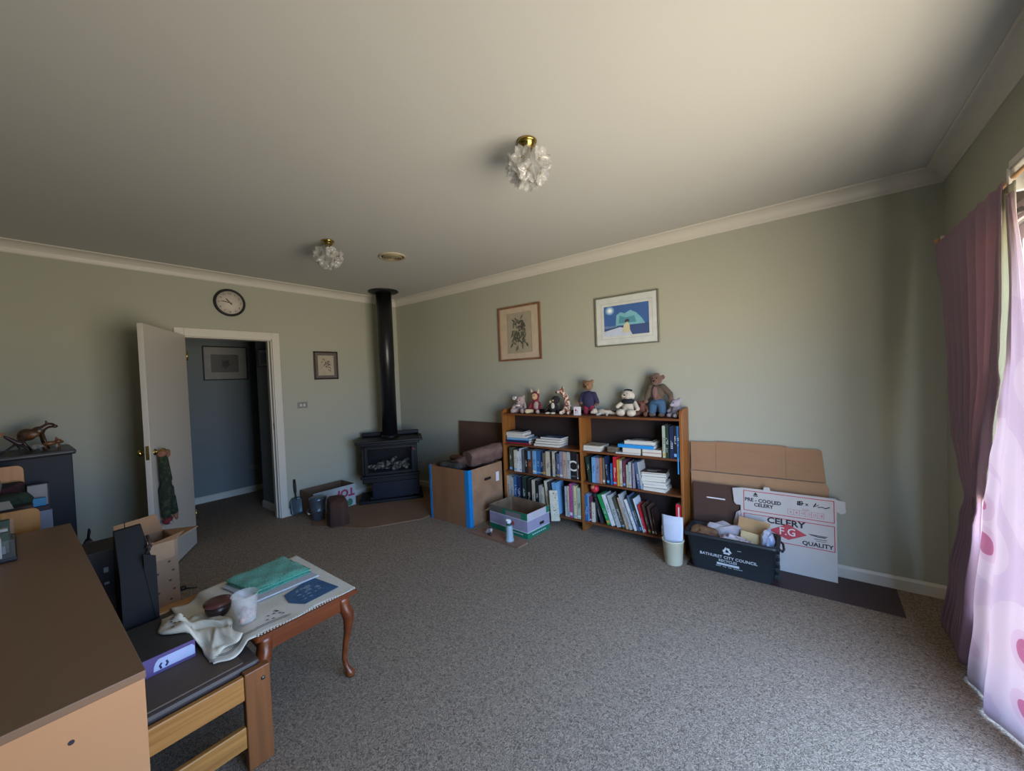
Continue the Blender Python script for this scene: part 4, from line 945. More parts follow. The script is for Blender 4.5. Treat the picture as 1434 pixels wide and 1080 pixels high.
# tan board on floor with figurines
b = B().prism([(2.163, -.863, 0), (2.775, -.885, 0), (2.79, -.755, 0), (2.25, -.655, 0)], (0, 0, .014)); o = obj('timber_board', b, wood('board_tan', '#7c5d49', '#93705a', axis='x'), loc=(0, 0, .001)); tag(o, 'flat tan timber offcut on the carpet in front of the fruit carton', 'board')
t = thing('ceramic_figurine', 'pale blue white robed figurine with a green collar standing on the timber offcut', 'figurine', (2.63, -.815, .0155))
stn = mat('figurine_glaze', '#98a6ab', rough=.35, var=.08)
obj('body', B().lathe([(.001, 0), (.040, 0), (.042, .012), (.034, .03), (.036, .06), (.03, .085), (.033, .11), (.027, .135), (.016, .15), (.001, .152)], n=24), stn, t)
obj('collar', B().lathe([(.02, .143), (.026, .148), (.024, .16), (.014, .165)], n=20, caps=False), mat('figurine_green', '#1f4a40', rough=.4), t)
blob('head', [((0, 0, .178), (.021, .021, .023)), ((-.012, -.012, .192), (.018, .016, .012)), ((.0, -.02, .172), .008)], mat('figurine_white', '#c5cac8', rough=.35), t, .003, 2)
t = thing('rock_ornament', 'small white and brown animal ornament lying on the left of the timber offcut', 'figurine', (2.37, -.80, .0155))
blob('body', [((0, 0, .03), (.035, .025, .028)), ((.03, -.01, .05), (.02, .018, .02)), ((-.03, -.01, .016), (.022, .018, .016)), ((.035, -.02, .012), (.018, .014, .012))], mat('ornament_mottle', '#a09a92', col2='#3e2c28', rough=.5, scale=30, sharp=(.45, .55)), t, .004, 2)
blob('ears', [((.035, -.01, .075), (.008, .006, .014)), ((.02, -.01, .075), (.008, .006, .014))], mat('ornament_brown', '#4c3430'), t, .003, 1)

# ================================================================== white bin with papers
t = thing('waste_bin', 'small cream plastic bin beside the bookcase leg', 'bin', (3.958, -.42, 0))
obj('bin_body', B().lathe([(.001, 0), (.062, 0), (.066, .004), (.078, .18), (.082, .182), (.082, .19), (.077, .19), (.063, .01), (.001, .01)], n=40, caps=False), mat('bin_cream', '#c9c1a4', rough=.4, var=.03), t)
o = obj('paper_sheet', B().grid(lambda i, j: (3.958 + (i-.5)*2*(.050 + .030*min(1, j*1.8)), -.415 - .022*math.cos((i-.5)*2.4), .05 + .325*j), 8, 4), mat('letter_paper', '#bcc0cc', rough=.8, var=.03), normals=False); q = o.modifiers.new('s', 'SOLIDIFY'); q.thickness = .0012
tag(o, 'white letter sheet standing upright in the cream bin', 'paper')
o = obj('crumpled_paper', (lambda b: b.ball((3.958, -.42, .09), (.055, .055, .08), u=12, v=8))(B()), paper_m); tag(o, 'crumpled paper filling the cream bin below its rim', 'paper')

# ================================================================== recycling crate
t = thing('recycling_crate', 'black council recycling crate with white printed lettering full of paper', 'crate', (4.345, -.295, .0035))
cr = mat('crate_black', '#20262a', rough=.45, var=.06)
def rr(w, d, z, r=.04, n=5):
    pts = []
    for cx, cy, a0 in ((w-r, d-r, 0), (-w+r, d-r, PI/2), (-w+r, -d+r, PI), (w-r, -d+r, 3*PI/2)):
        pts += [V((cx + r*math.cos(a0+PI/2*k/n), cy + r*math.sin(a0+PI/2*k/n), z)) for k in range(n+1)]
    return pts
b = B(); b.rings([rr(.262, .105, 0), rr(.288, .132, .262), rr(.298, .142, .266), rr(.298, .142, .25), rr(.304, .148, .25), rr(.304, .148, .274), rr(.282, .126, .274), rr(.255, .099, .01)], caps=False)
b.bm.faces.new(list(reversed([v for v in b.bm.verts[:24]]))) if False else None
b.rings([rr(.262, .105, 0), rr(.262, .105, .008)]); obj('crate_body', b, cr, t)
for s in (-1, 1):
    b = B(); b.tube([(s*.30, -.07, .25), (s*.318, -.07, .235), (s*.325, 0, .225), (s*.318, .07, .235), (s*.30, .07, .25)], .008); obj('carry_handle', b, cr, t)
b = B()
for k in range(4): b.box((.268+k*.003, -.05+k*.001, .02+k*.05), (.30, .03, .05+k*.05), bev=.006)
obj('side_ribs', b, cr, t)
sl = math.atan2(.027, .262)
MF = Matrix.Translation((0, -.106, 0)) @ Matrix.Rotation(PI/2 + sl, 4, 'X')
lt = mat('stencil_white', '#b4b7b7', rough=.6)
b = B()
b.text('BATHURST CITY COUNCIL', .030, MF @ Matrix.Translation((-.01, .118, .001)), sx=1.02, off=.0004); b.text('RECYCLES', .026, MF @ Matrix.Translation((-.01, .090, .001)), off=.0004)
b.text('THIS IS NOT FOR RUBBISH', .012, MF @ Matrix.Translation((-.01, .045, .001)), sx=1.25) if False else None
obj('lettering', b, lt, t)
b = B(); b.box((-.082, .064, .0004), (.062, .080, .0014), M=MF); 
for k in range(15): b.box((-.088+k*.0115, .052, .0004), (-.080+k*.0115, .056, .0012), M=MF) if k not in (3, 6, 9) else None
b.box((.055, .196, .0004), (.078, .199, .0012), M=MF); obj('printed_bars', b, lt, t)
b = B()                                                  # three chasing arrows
for k in range(3):
    a = PI/2 + 2*PI*k/3; RT = MF @ Matrix.Translation((-.012, .178, .001)) @ Matrix.Rotation(2*PI*k/3, 4, 'Z')
    b.prism([(-.024, -.022, 0), (.008, -.022, 0), (.008, -.029, 0), (.022, -.016, 0), (.008, -.003, 0), (.008, -.010, 0), (-.017, -.010, 0)], (0, 0, .001), M=RT)
obj('recycling_symbol', b, lt, t)
# papers in the crate (each its own thing)
def crumple(name, label, c, r, m, seed, n=10, amp=.3, cat='paper', rot=0):
    R = random.Random(seed); b = B(); g = bmesh.ops.create_icosphere(b.bm, subdivisions=3, radius=1)
    for v in g['verts']:
        k = 1 + amp*(math.sin(v.co.x*5+seed)*math.cos(v.co.y*4+seed*2)*.6 + R.uniform(-.25, .25)); v.co = V((v.co.x*r[0]*k, v.co.y*r[1]*k, v.co.z*r[2]*k))
    o = obj(name, b, m, loc=c, rot=(0, 0, rot)); return tag(o, label, cat, 'waste paper in the crate')
crumple('crumpled_bag', 'crumpled brown paper bag at the left of the recycling crate', (4.16, -.31, .235), (.10, .085, .06), mat('bag_brown', '#8c6a48', col2='#5c3a2a', rough=.9, scale=14), 1)
crumple('newspaper', 'white newspaper sheet bunched behind the brown bag in the crate', (4.30, -.23, .25), (.13, .06, .07), mat('news_white', '#b8b3b5', col2='#9a9298', rough=.9, scale=12), 2)
crumple('newspaper', 'white and purple printed paper bunched in the middle of the crate', (4.37, -.35, .225), (.11, .05, .055), mat('news_print', '#c0b6ba', col2='#6d4a55', rough=.9, scale=22, sharp=(.5, .6)), 3)
crumple('plastic_wrap', 'blue and white crumpled wrapper at the right end of the crate', (4.575, -.30, .265), (.045, .08, .085), mat('wrap_blue_white', '#c3c2ca', col2='#6b7c9f', rough=.4, scale=9), 4)
crumple('crumpled_paper', 'grey crumpled papers deep in the bottom of the crate', (4.33, -.28, .11), (.22, .09, .09), mat('news_grey', '#8c8785', rough=.9), 5)
o = obj('cereal_packet', B().box((0, -.006, 0), (.20, .006, .15), bev=.002).box((.0, -.0075, .0), (.2, -.006, .035)), mat('packet_tan', '#ae895c', rough=.7), loc=(4.375, -.245, .24), rot=(-.35, .08, -.04)); tag(o, 'flattened tan packet leaning highest in the middle of the crate', 'packet', 'waste paper in the crate')
o = obj('flat_packet', B().box((0, 0, 0), (.17, .004, .12)), mat('packet_yellow', '#b8a173', rough=.7), loc=(4.40, -.335, .20), rot=(-.3, .12, 0)); tag(o, 'pale yellow printed packet in front of the tan one in the crate', 'packet', 'waste paper in the crate')
# cardboard pieces against the wall
matb = mat('board_maroon', '#3d2a2b', rough=.55, var=.05)
o = obj('floor_panel', B().prism([(4.05, -.405, 0), (5.26, -.395, 0), (5.268, -.024, 0), (4.05, -.024, 0)], (0, 0, .003)), matb, loc=(0, 0, .0)); tag(o, 'thin dark maroon panel lying on the carpet under the crate and celery carton', 'panel')
t = thing('flattened_box', 'long flattened brown carton leaning on the wall beside the bookcase', 'cardboard', (4.02, -.055, .004), rot=(-.035, 0, 0))
obj('upper_panel', B().prism([(-.0, 0, .66), (.895, 0, .665), (.875, 0, .885), (.865, 0, .897), (.68, 0, .897), (.66, 0, .908), (.20, 0, .913), (.19, 0, .905), (-.0, 0, .9)], (0, .005, 0)), card, t)
obj('lower_flap', B().prism([(-.0, -.004, .40), (.905, -.004, .40), (.91, -.006, .62), (.895, -.006, .66), (.0, -.006, .655)], (0, .004, 0)), mat('cardboard_light', '#a37f5e', rough=.85, var=.05), t)
obj('back_panel', B().prism([(.0, .001, 0), (.9, .001, 0), (.9, .001, .42), (.0, .001, .42)], (0, .004, 0)), card, t)
b = B()
for x in (.19, .66): b.box((x, -.0008, .665), (x+.003, .0, .895))
obj('creases', b, card_in, t)
t = thing('flattened_box', 'dark brown flattened carton with a thin white slot behind the recycling crate', 'cardboard', (4.045, -.11, .004), rot=(-.05, 0, 0))
obj('panel', B().box((0, 0, 0), (.37, .005, .572)), mat('cardboard_umber', '#4a3328', rough=.85, var=.05), t)
obj('slot', B().box((.10, -.0012, .452), (.235, 0, .462)), paper_m, t)
obj('fold_line', B().box((.24, -.0008, .01), (.243, 0, .57)), card_dark, t)
# celery carton
t = thing('celery_carton', 'flattened white celery carton with red border and black lettering', 'cardboard', (4.39, -.135, .004), rot=(-.055, 0, 0))
wb = mat('carton_white_board', '#bdb8b2', rough=.75, var=.03)
b = B(); b.box((0, 0, 0), (.575, .005, .577)); b.prism([(-.055, 0, .565), (0, 0, .575), (0, 0, .44), (-.03, 0, .44), (-.045, 0, .46)], (0, .005, 0)); b.prism([(-.045, 0, .14), (0, 0, .12), (0, 0, .40), (-.03, 0, .38), (-.05, 0, .30)], (0, .005, 0))
b.prism([(.575, 0, .57), (.622, 0, .562), (.625, 0, .49), (.60, 0, .475), (.575, 0, .49)], (0, .005, 0)); b.prism([(.15, 0, .577), (.155, 0, .60), (.19, 0, .60), (.195, 0, .577)], (0, .004, 0)); obj('board', b, wb, t)
MC = Matrix.Translation((0, -.0004, 0)) @ Matrix.Rotation(PI/2, 4, 'X')
b = B()
def frame2(x0, z0, x1, z1, th=.005):
    for p, q in (((x0, z0), (x1, z0+th)), ((x0, z1-th), (x1, z1)), ((x0, z0), (x0+th, z1)), ((x1-th, z0), (x1, z1))): b.box((p[0], -.001, p[1]), (q[0], 0, q[1]))
frame2(.02, .405, .565, .560); frame2(.02, .205, .565, .385); 
for k in range(7): b.box((.30+k*.0345-.001, -.001, .425), (.3005+k*.0345+.0005, 0, .462))
b.box((.30, -.001, .425), (.508, 0, .4262)).box((.30, -.001, .461), (.508, 0, .4622))
b.box((-.0, -.001, .20), (.003, 0, .40)).box((-.02, -.001, .20), (-.017, 0, .38))
for k, s in enumerate(('6', '8', '10', '12', '15', '18')): b.text(s, .022, MC @ Matrix.Translation((.318+k*.0345, .436, .0003)))
b.text('Count', .016, MC @ Matrix.Translation((.405, .468, .0003)))
b.prism([(.18, -.0012, .285), (.30, -.0012, .35), (.41, -.0012, .29), (.30, -.0012, .235)], (0, .001, 0)); obj('red_print', b, red_ink, t)
b = B(); b.text('PRE - COOLED', .036, MC @ Matrix.Translation((.145, .480, .0003)), off=.0012, sx=.98); b.text('CELERY', .036, MC @ Matrix.Translation((.150, .446, .0003)), off=.0012)
obj('heading_lettering', b, ink, t); b = B(); b.text('CELERY', .060, MC @ Matrix.Translation((.285, .338, .0003)), off=.002, sx=1.12); obj('lettering', b, ink, t); b = B(); b.text('QUALITY', .040, MC @ Matrix.Translation((.468, .222, .0003)), off=.0012, sx=1.05)
obj('lettering', b, ink, t); b = B()
for k in range(4): b.box((.43+k*.012, -.001, .296-.002*k), (.44+k*.025, 0, .301-.002*k))
b.box((.42, -.001, .300), (.525, 0, .304)).box((.47, -.001, .292), (.515, 0, .297)).box((.45, -.001, .274), (.52, 0, .278)).box((.46, -.001, .262), (.515, 0, .265))
obj('fine_print', b, ink, t); b = B()
b.prism([(.085, -.001, .53), (.10, -.001, .553), (.115, -.001, .53)], (0, .001, 0)); b.box((.085, -.001, .52), (.115, 0, .526))
obj('carton_mark', b, ink, t); b = B()
b.tube([(.36, -.001, .50), (.36, -.001, .525), (.385, -.001, .53), (.385, -.001, .505), (.36, -.001, .502)], .004, n=5).tube([(.372, -.001, .50), (.372, -.001, .53)], .004, n=5).tube([(.36, -.001, .515), (.395, -.001, .517)], .003, n=5)
b.tube([(.405, -.001, .502), (.42, -.001, .518)], .002, n=5).tube([(.405, -.001, .518), (.42, -.001, .502)], .002, n=5)
b.tube([(.45, -.001, .50), (.465, -.001, .53), (.46, -.001, .505), (.48, -.001, .52), (.475, -.001, .502), (.50, -.001, .508), (.515, -.001, .500), (.54, -.001, .512)], .003, n=5)
b.box((.205, -.001, .14), (.24, 0, .165)) if False else None
obj('marker_scribble', b, ink, t)
obj('emblem_letters', B().text('F.G', .075, MC @ Matrix.Translation((.295, .268, .0016)), off=.001, sx=.95), mat('carton_letters', '#d5cdc8'), t)
# ================================================================== foreground cabinet
lam = mat('laminate_brown_top', '#7a5d45', col2='#7f5c42', rough=.42, scale=2.2, stretch=(.6, 2.5, 1))
lam_f = mat('laminate_side', '#b78458', rough=.55, var=.035, scale=1.5)
t = thing('sideboard', 'large brown topped cabinet with a pale orange end panel filling the left foreground', 'cabinet', (2.33, -3.85, 0))
obj('top', B().box((-1.02, -.50, .728), (1.02, .50, .75)), lam, t, bevel=.002)
obj('end_panel', B().box((1.0, -.497, 0), (1.018, .497, .728)), lam_f, t); obj('end_panel', B().box((-1.018, -.497, 0), (-1.0, .497, .728)), lam_f, t)
obj('back_panel', B().box((-1.0, .485, .05), (1.0, .497, .728)), mat('cabinet_back_dark', '#2b2019', rough=.7), t); obj('front_panel', B().box((-1.0, -.497, .05), (1.0, -.485, .728)), lam_f, t)
obj('screw_hole', B().lathe([(.001, 0), (.006, 0), (.006, .0008)], n=12, M=Matrix.Translation((1.0182, .36, .655)) @ Matrix.Rotation(PI/2, 4, 'Y')), ink, t)
# model under plastic at the left edge
t = thing('lego_free_model', 'clear covered tray of tiny white and black model buildings on the cabinet top', 'model', (1.62, -3.70, .7505))
t.name = 'model_village'
obj('tray', B().box((-.28, -.17, 0), (.24, .15, .018), bev=.006), black_m, t)
b = B(); R = random.Random(6); whm = mat('model_white', '#b6b7b4', rough=.6); gm = mat('model_green', '#3a4a3c')
for k in range(90):
    x, y = R.uniform(-.25, .21), R.uniform(-.14, .12); h = R.uniform(.02, .11)*(1 if R.random() < .8 else 1.4); s = R.uniform(.008, .024)
    b.use(R.choice((whm, whm, whm, ink, gm, mat('model_grey', '#7b7d7d')))); b.box((x-s, y-s, .018), (x+s, y+s*.8, .018+h)); 
    if R.random() < .4: b.prism([(x-s, y-s, .018+h), (x+s, y-s, .018+h), (x, y-s, .018+h+s)], (0, 1.8*s, 0))
obj('buildings', b, parent=t)
obj('cover', B().box((-.275, -.165, .018), (.235, .145, .10)), glass_mat('clear_cover', (.95, .97, .97), .08, .05), t)

# ================================================================== low stool/bench
t = thing('low_chair', 'low slatted wooden chair frame with dark brown seat pad beside the cabinet', 'chair', (2.63, -3.18, 0))
cx = V((2.63, -3.18, 0))
def lw(p): return V(p) - cx
def lbox(name, a, c, m, parent=t, bev=.004): return obj(name, B().box(lw(a), lw(c)), m, parent, bevel=bev)
lbox('front_post', (3.015, -3.035, .004), (3.05, -2.945, .392), pine_z)
lbox('post', (3.015, -3.345, .004), (3.05, -3.315, .392), pine_z)
lbox('post', (2.20, -3.035, .004), (2.235, -2.945, .392), pine_z); lbox('post', (2.20, -3.345, .004), (2.235, -3.315, .392), pine_z)
for z0, z1 in ((.29, .385), (.10, .185)):
    lbox('rail', (3.022, -3.315, z0), (3.044, -3.035, z1), pine); lbox('rail', (2.206, -3.315, z0), (2.228, -3.035, z1), pine)
for y0 in (-2.99, -3.33): lbox('cross_rail', (2.235, y0-.011, .29), (3.015, y0+.011, .36), pine_z)
lbox('arm_cap', (2.17, -3.34, .392), (2.24, -2.95, .412), pine, bev=.008)
o = obj('bolt', B().lathe([(.001, 0), (.008, 0), (.007, .003), (.001, .0035)], n=16, M=Matrix.Translation(lw((3.05, -2.972, .345))) @ Matrix.Rotation(PI/2, 4, 'Y')), mat('bolt_steel', '#5d5750', metal=.8, rough=.4), t)
seat_m = mat('seat_vinyl', '#453a36', rough=.55, var=.08, scale=6)
b = B(); b.box(lw((2.245, -3.343, .345)), lw((3.008, -2.965, .405)), bev=.015); obj('seat_pad', b, seat_m, t)
o = obj('cardboard_pad', B().box((0, 0, 0), (.42, .30, .006)), mat('pad_brown', '#5a4c42', rough=.75, var=.05), loc=(2.57, -3.32, .406)); tag(o, 'flat grey brown cardboard square lying on the seat of the low chair', 'cardboard')
# box file
t = thing('document_box', 'flat dark box with purple edge and a white rounded label on the low chair seat', 'box', (2.615, -3.205, .4125), 0)
obj('box_body', B().box((-.165, -.085, 0), (.16, .085, .070)), mat('box_charcoal', '#33302f', rough=.6), t, bevel=.002)
obj('front_edge', B().box((.160, -.085, 0), (.163, .085, .070)), mat('box_purple', '#55457a', rough=.5), t)
b = B(); pts = [(.1632, -.045+.02*(1-math.cos(a)), .012 + .044*math.sin(a)) for a in [0, .4, .8, 1.2, PI/2]] + [(.1632, .075, .056), (.1632, .083, .045), (.1632, .083, .012)]
b.prism(pts, (.0008, 0, 0)); obj('label', b, mat('label_blue_white', '#a9b6d8', rough=.5), t)
b = B(); b.tube([(.1642, -.022, .016), (.1642, -.026, .028), (.1642, -.020, .036)], .0035, n=6).tube([(.1642, -.008, .018), (.1642, -.002, .028), (.1642, -.006, .038)], .0035, n=6); obj('logo_mark', b, mat('logo_navy', '#23305a'), t)
# black gable topped gift box
t = thing('gift_box', 'tall matte black gable topped carton standing on the low chair', 'box', (2.33, -3.225, .413), math.radians(0))
bk = mat('gift_black', '#121317', rough=.7, spec=.25, var=.05)
b = B(); w, d, h, H2 = .075, .058, .285, .475
b.rings([[V(p) for p in ((-w, -d, 0), (w, -d, 0), (w, d, 0), (-w, d, 0))], [V(p) for p in ((-w, -d, h), (w, -d, h), (w, d, h), (-w, d, h))], [V(p) for p in ((-w*.22-.02, -d*1.0, H2), (w*.10-.02, -d*1.0, H2), (w*.10-.02, d*.55, H2+.006), (-w*.22-.02, d*.55, H2+.006))]], smooth=False)
obj('carton', b, bk, t, bevel=.0015)
b = B().prism([(w, d-.001, .0), (w, d+.004, .0), (w, d+.004, .345), (w, d*.35, .365), (w, d*.35, .29)], (.004, 0, 0)); obj('side_flap', b, bk, t)
b = B(); b.tube([(0.035, .03, .35), (.05, .045, .37), (.045, .05, .40), (.02, .045, .43)], .006, n=8); b.ball((.05, .045, .385), (.012, .012, .01)); obj('knotted_ribbon', b, mat('ribbon_brown', '#2c211f', rough=.7), t)
obj('wick_tie', B().tube([(-.03, -.02, .478), (-.032, -.02, .505)], .0018, n=6), bk, t)
# cardboard box with printed motifs
t = thing('patterned_carton', 'tall open brown carton printed with rows of tiny dark motifs behind the black gable box', 'box', (1.68, -3.08, 0), .06)
w, d, h = .13, .105, .63
kraft = mat('kraft_printed', '#8f7157', rough=.7, var=.05)
b = B(); b.box((-w, -d, 0), (w, d, .005)).box((-w, -d, .005), (-w+.004, d, h)).box((w-.004, -d, .005), (w, d, h)).box((-w+.004, -d, .005), (w-.004, -d+.004, h)).box((-w+.004, d-.004, .005), (w-.004, d, h)); obj('carton_body', b, kraft, t)
b = B()
for zc in range(11):
    for yc in range(3):
        z_ = .06 + zc*.056; y = -d*.7 + yc*.07 + (.012 if zc % 2 else -.004)
        if abs(y) < d-.012: b.prism([(w, y-.009, z_), (w, y, z_+.008), (w, y+.009, z_+.002), (w, y+.002, z_-.006)], (.0006, 0, 0))
obj('printed_motifs', b, mat('motif_brown', '#4c3329', rough=.8), t)
obj('rear_flap', B().prism([(-w, -d, h), (-w, d, h), (-w-.06, d*.85, h+.10), (-w-.06, -d*1.0, h+.085)], (.004, 0, 0)), card, t)
obj('flap', B().prism([(w, -d, h), (w, d, h), (w+.035, d*1.25, h+.045), (w+.02, 0, h+.015), (w+.0, -d*.9, h+.055)], (-.004, 0, .002)), card, t)
obj('flap', B().prism([(-w, d, h), (w, d, h), (w+.01, d+.10, h+.04), (-w+.02, d+.06, h-.02)], (0, 0, .004)), card, t)
obj('packing_tape', B().box((w, -.03, h-.10), (w+.0008, .09, h-.0)), mat('clear_tape', '#a88b6f', rough=.15), t)
# dark stack left of it
t = thing('storage_box', 'dark brown storage box with two small white labels under the cabinet edge', 'box', (1.40, -3.19, 0))
obj('box_body', B().box((-.12, -.155, 0), (.145, .02, .60), bev=.004), mat('box_dark', '#211a18', rough=.6), t)
for z_ in (.40, .47): obj('label', B().box((.145, -.06, z_), (.146, -.04, z_+(.03 if z_ > .45 else .014))), mat('label_dull', '#8a8a88'), t)

# ================================================================== coffee table
t = thing('coffee_table', 'small mahogany side table with curved cabriole legs under the tea towels', 'table', (2.60, -2.725, 0))
cx2 = V((2.60, -2.725, 0)); X0, X1, Y0, Y1 = -.335, .335, -.225, .225
b = B(); b.rings([rr(.335, .225, .428, .015), rr(.352, .235, .434, .015), rr(.352, .235, .444, .015), rr(.345, .228, .452, .015)], smooth=False); obj('table_top', b, mahog, t)
for nm, a, c in (('apron', (X1-.045, Y0+.04, .355), (X1-.027, Y1-.04, .428)), ('apron', (X0+.027, Y0+.04, .355), (X0+.045, Y1-.04, .428)), ('apron', (X0+.04, Y0+.027, .355), (X1-.04, Y0+.045, .428)), ('apron', (X0+.04, Y1-.045, .355), (X1-.04, Y1-.027, .428))):
    obj(nm, B().box(a, c), mahog, t, bevel=.002)
def cab_leg(sx, sy):
    b = B(); x, y = sx*(X1-.045), sy*(Y1-.045); rs = []
    for z, off, r in ((.428, 0, .026), (.40, .0, .027), (.365, .004, .031), (.335, .014, .031), (.30, .018, .026), (.24, .013, .019), (.17, .003, .0145), (.10, -.004, .0125), (.055, .002, .0125), (.03, .012, .019), (.014, .016, .022), (.003, .016, .018)):
        sq = max(0, (z-.36)/.07)
        rs.append([V((x + sx*off + r*(math.copysign(abs(math.cos(a))**(1-.6*sq), math.cos(a))), y + sy*off + r*(math.copysign(abs(math.sin(a))**(1-.6*sq), math.sin(a))), z)) for a in [2*PI*k/16 for k in range(16)]])
    b.rings(rs); return obj('leg', b, mahog, t)
for sx in (1, -1):
    for sy in (1, -1): cab_leg(sx, sy)
# tea towel draped over table, end hanging onto the chair
linen = mat('linen', '#d8d4c8', rough=.9, bump=.25, bscale=220, scale=8, var=.05)
TT = .4568
def cloth1(i, j):
    # i across x, j along y from far (+) to near (-)
    x = 2.262 + .672*i; y = -2.497 - .62*j
    z = TT + .0015*math.sin(i*19)*math.sin(j*15)
    if y < -2.955:
        k = (-2.955 - y); z = TT - min(k, .035)*1.0 - max(0, k-.035)*.25 + .006*math.sin(i*14+j*9); y = -2.955 - .02 - k*.75
        z = max(z, .4185+.003*math.sin(i*9))
    z += .0035*math.sin(i*7+1)*math.sin(j*5)**2*(1 if j > .6 else .3)
    return (x + .006*math.sin(j*17) + .01*(j > .7)*math.sin(j*30), y, z)
b = B(); b.grid(cloth1, 40, 40); o = obj('tea_towel', b, linen, normals=False); q = o.modifiers.new('s', 'SOLIDIFY'); q.thickness = .0022; q.offset = 1
tag(o, 'cream linen tea towel covering the mahogany table, printed with a blue panel and dark stripes', 'tea towel')
tt = o
def onc(pts, z=.0036): return [(x, y, TT+z) for x, y in pts]
b = B(); b.prism(onc([(2.70, -2.745), (2.64, -2.575), (2.86, -2.545), (2.87, -2.72), (2.79, -2.76)]), (0, 0, .0008)); p = obj('blue_print', b, mat('towel_blue', '#2e5277', col2='#3f6488', rough=.9, scale=30), tt)
b = B(); R = random.Random(12)
for k in range(26):
    x = 2.70 + R.uniform(.0, .12); y = -2.60 - .0 - R.uniform(0, .1); b.prism([(x, y, TT+.0048), (x+R.uniform(.006, .022), y+.006, TT+.0048), (x+.01, y-R.uniform(.008, .02), TT+.0048)], (0, 0, .0004))
obj('pale_print', b, mat('towel_pale', '#7f97a8'), tt)
b = B()
for xx in (2.892, 2.904): b.grid(lambda i, j, xx=xx: V(cloth1((xx-2.262)/.685 + (i-.5)*.005, .48+.5*j)) + V((0, 0, .0032)), 2, 30)
R = random.Random(13)
for k in range(9):
    x, y = 2.80 + R.uniform(0, .07), -2.80 - R.uniform(0, .09); b.prism([(x, y, TT+.0046), (x+.012, y+.004, TT+.0046), (x+.006, y-.010, TT+.0046)], (0, 0, .0004))
obj('stripes', b, mat('towel_stripe', '#4a4140'), tt, normals=False)
b = B(); 
for k in range(36): b.box((2.930, -2.505-k*.0125, TT+.0005), (2.944, -2.511-k*.0125, TT+.0026))
obj('fringe', b, linen, tt)
# second towel crumpled onto chair
from mathutils import noise as NZ
def sst(a, c, x):
    u = max(0, min(1, (x-a)/(c-a))); return u*u*(3-2*u)
def cloth2(i, j):
    x = 2.475 + .40*i + .018*math.sin(j*9); y = -2.985 - (.16 + .055*math.sin(i*5+.5))*j + .012*math.sin(i*13)
    on_box = sst(2.83, 2.76, x)*sst(-3.085, -3.135, y)
    h = .4145 + .0705*on_box + .05*(1-j)**2
    e = math.sin(PI*min(1, max(0, i)))**.5*math.sin(PI*min(1, max(0, j)))**.6
    h += e*(.022 + .024*abs(math.sin(i*8 + 4*j + 1.2*NZ.noise(V((i*3, j*3, 0))))) + .014*NZ.noise(V((i*7, j*7, 3))))
    return (x, y, h + .003)
b = B(); b.grid(cloth2, 48, 36); o = obj('tea_towel', b, mat('linen_cream', '#d3ccba', rough=.9, bump=.25, bscale=220, scale=8, var=.06), normals=False); q = o.modifiers.new('s', 'SOLIDIFY'); q.thickness = .003; q.offset = 1
tag(o, 'crumpled cream tea towel heaped on the seat of the low chair', 'tea towel')
b = B(); R = random.Random(14)
for k in range(14):
    i, j = R.uniform(.15, .5), R.uniform(.55, .85); p = V(cloth2(i, j)) + V((0, 0, .0040)); b.prism([p, p+V((.012, .002, 0)), p+V((.004, -.010, 0))], (0, 0, .0006))
obj('dark_print', b, mat('towel_stripe', '#4a4140'), o)
# teal towel stack
teal = mat('teal_terry', '#3f9e86', rough=.95, bump=1, scale=110, bscale=160, var=.3, sheen=.4)
t = thing('bath_towel', 'folded teal green towel lying on the white cloth on the small table', 'towel', (0, 0, 0))
def sl_(i, j, top, off=(0, 0), sh=0):
    c = [V((2.335, -2.885)), V((2.60, -2.835)), V((2.60, -2.565)), V((2.30, -2.585))]
    a_ = c[0].lerp(c[1], i); b_ = c[3].lerp(c[2], i); p = a_.lerp(b_, j)
    e = min(min(i, 1-i), min(j, 1-j)); return (p.x+off[0], p.y+off[1], top + .004*math.sin(i*13+j*4)*math.sin(j*11) - (.010 if e < .001 else 0))
for k, (z0, z1) in enumerate(((.4708, .485), (.486, .503))):
    b = B(); n = 16
    b.grid(lambda i, j: sl_(i, j, z1), n, n)
    rim = lambda z, e=0: [V((*V(sl_(i, j, 0)).xy, z)) for i, j in [(k_/n, 0) for k_ in range(n)] + [(1, k_/n) for k_ in range(n)] + [(1-k_/n, 1) for k_ in range(n)] + [(0, 1-k_/n) for k_ in range(n)]]
    b.rings([rim(z0), rim(z0+.003), rim(z1-.010)], caps=False); b._f(list(reversed([b.bm.verts.new(p) for p in rim(z0)])))
    obj('towel_fold', b, teal, t, merge=False)
o = obj('hand_towel', B().prism([(2.34, -2.905, .4612), (2.655, -2.855, .4612), (2.665, -2.55, .4612), (2.31, -2.58, .4612)], (0, 0, .009)), mat('white_terry', '#b9bcc4', rough=.95, bump=.5, scale=60), bevel=.005); tag(o, 'folded white cloth lying under the teal towel on the small table', 'towel')
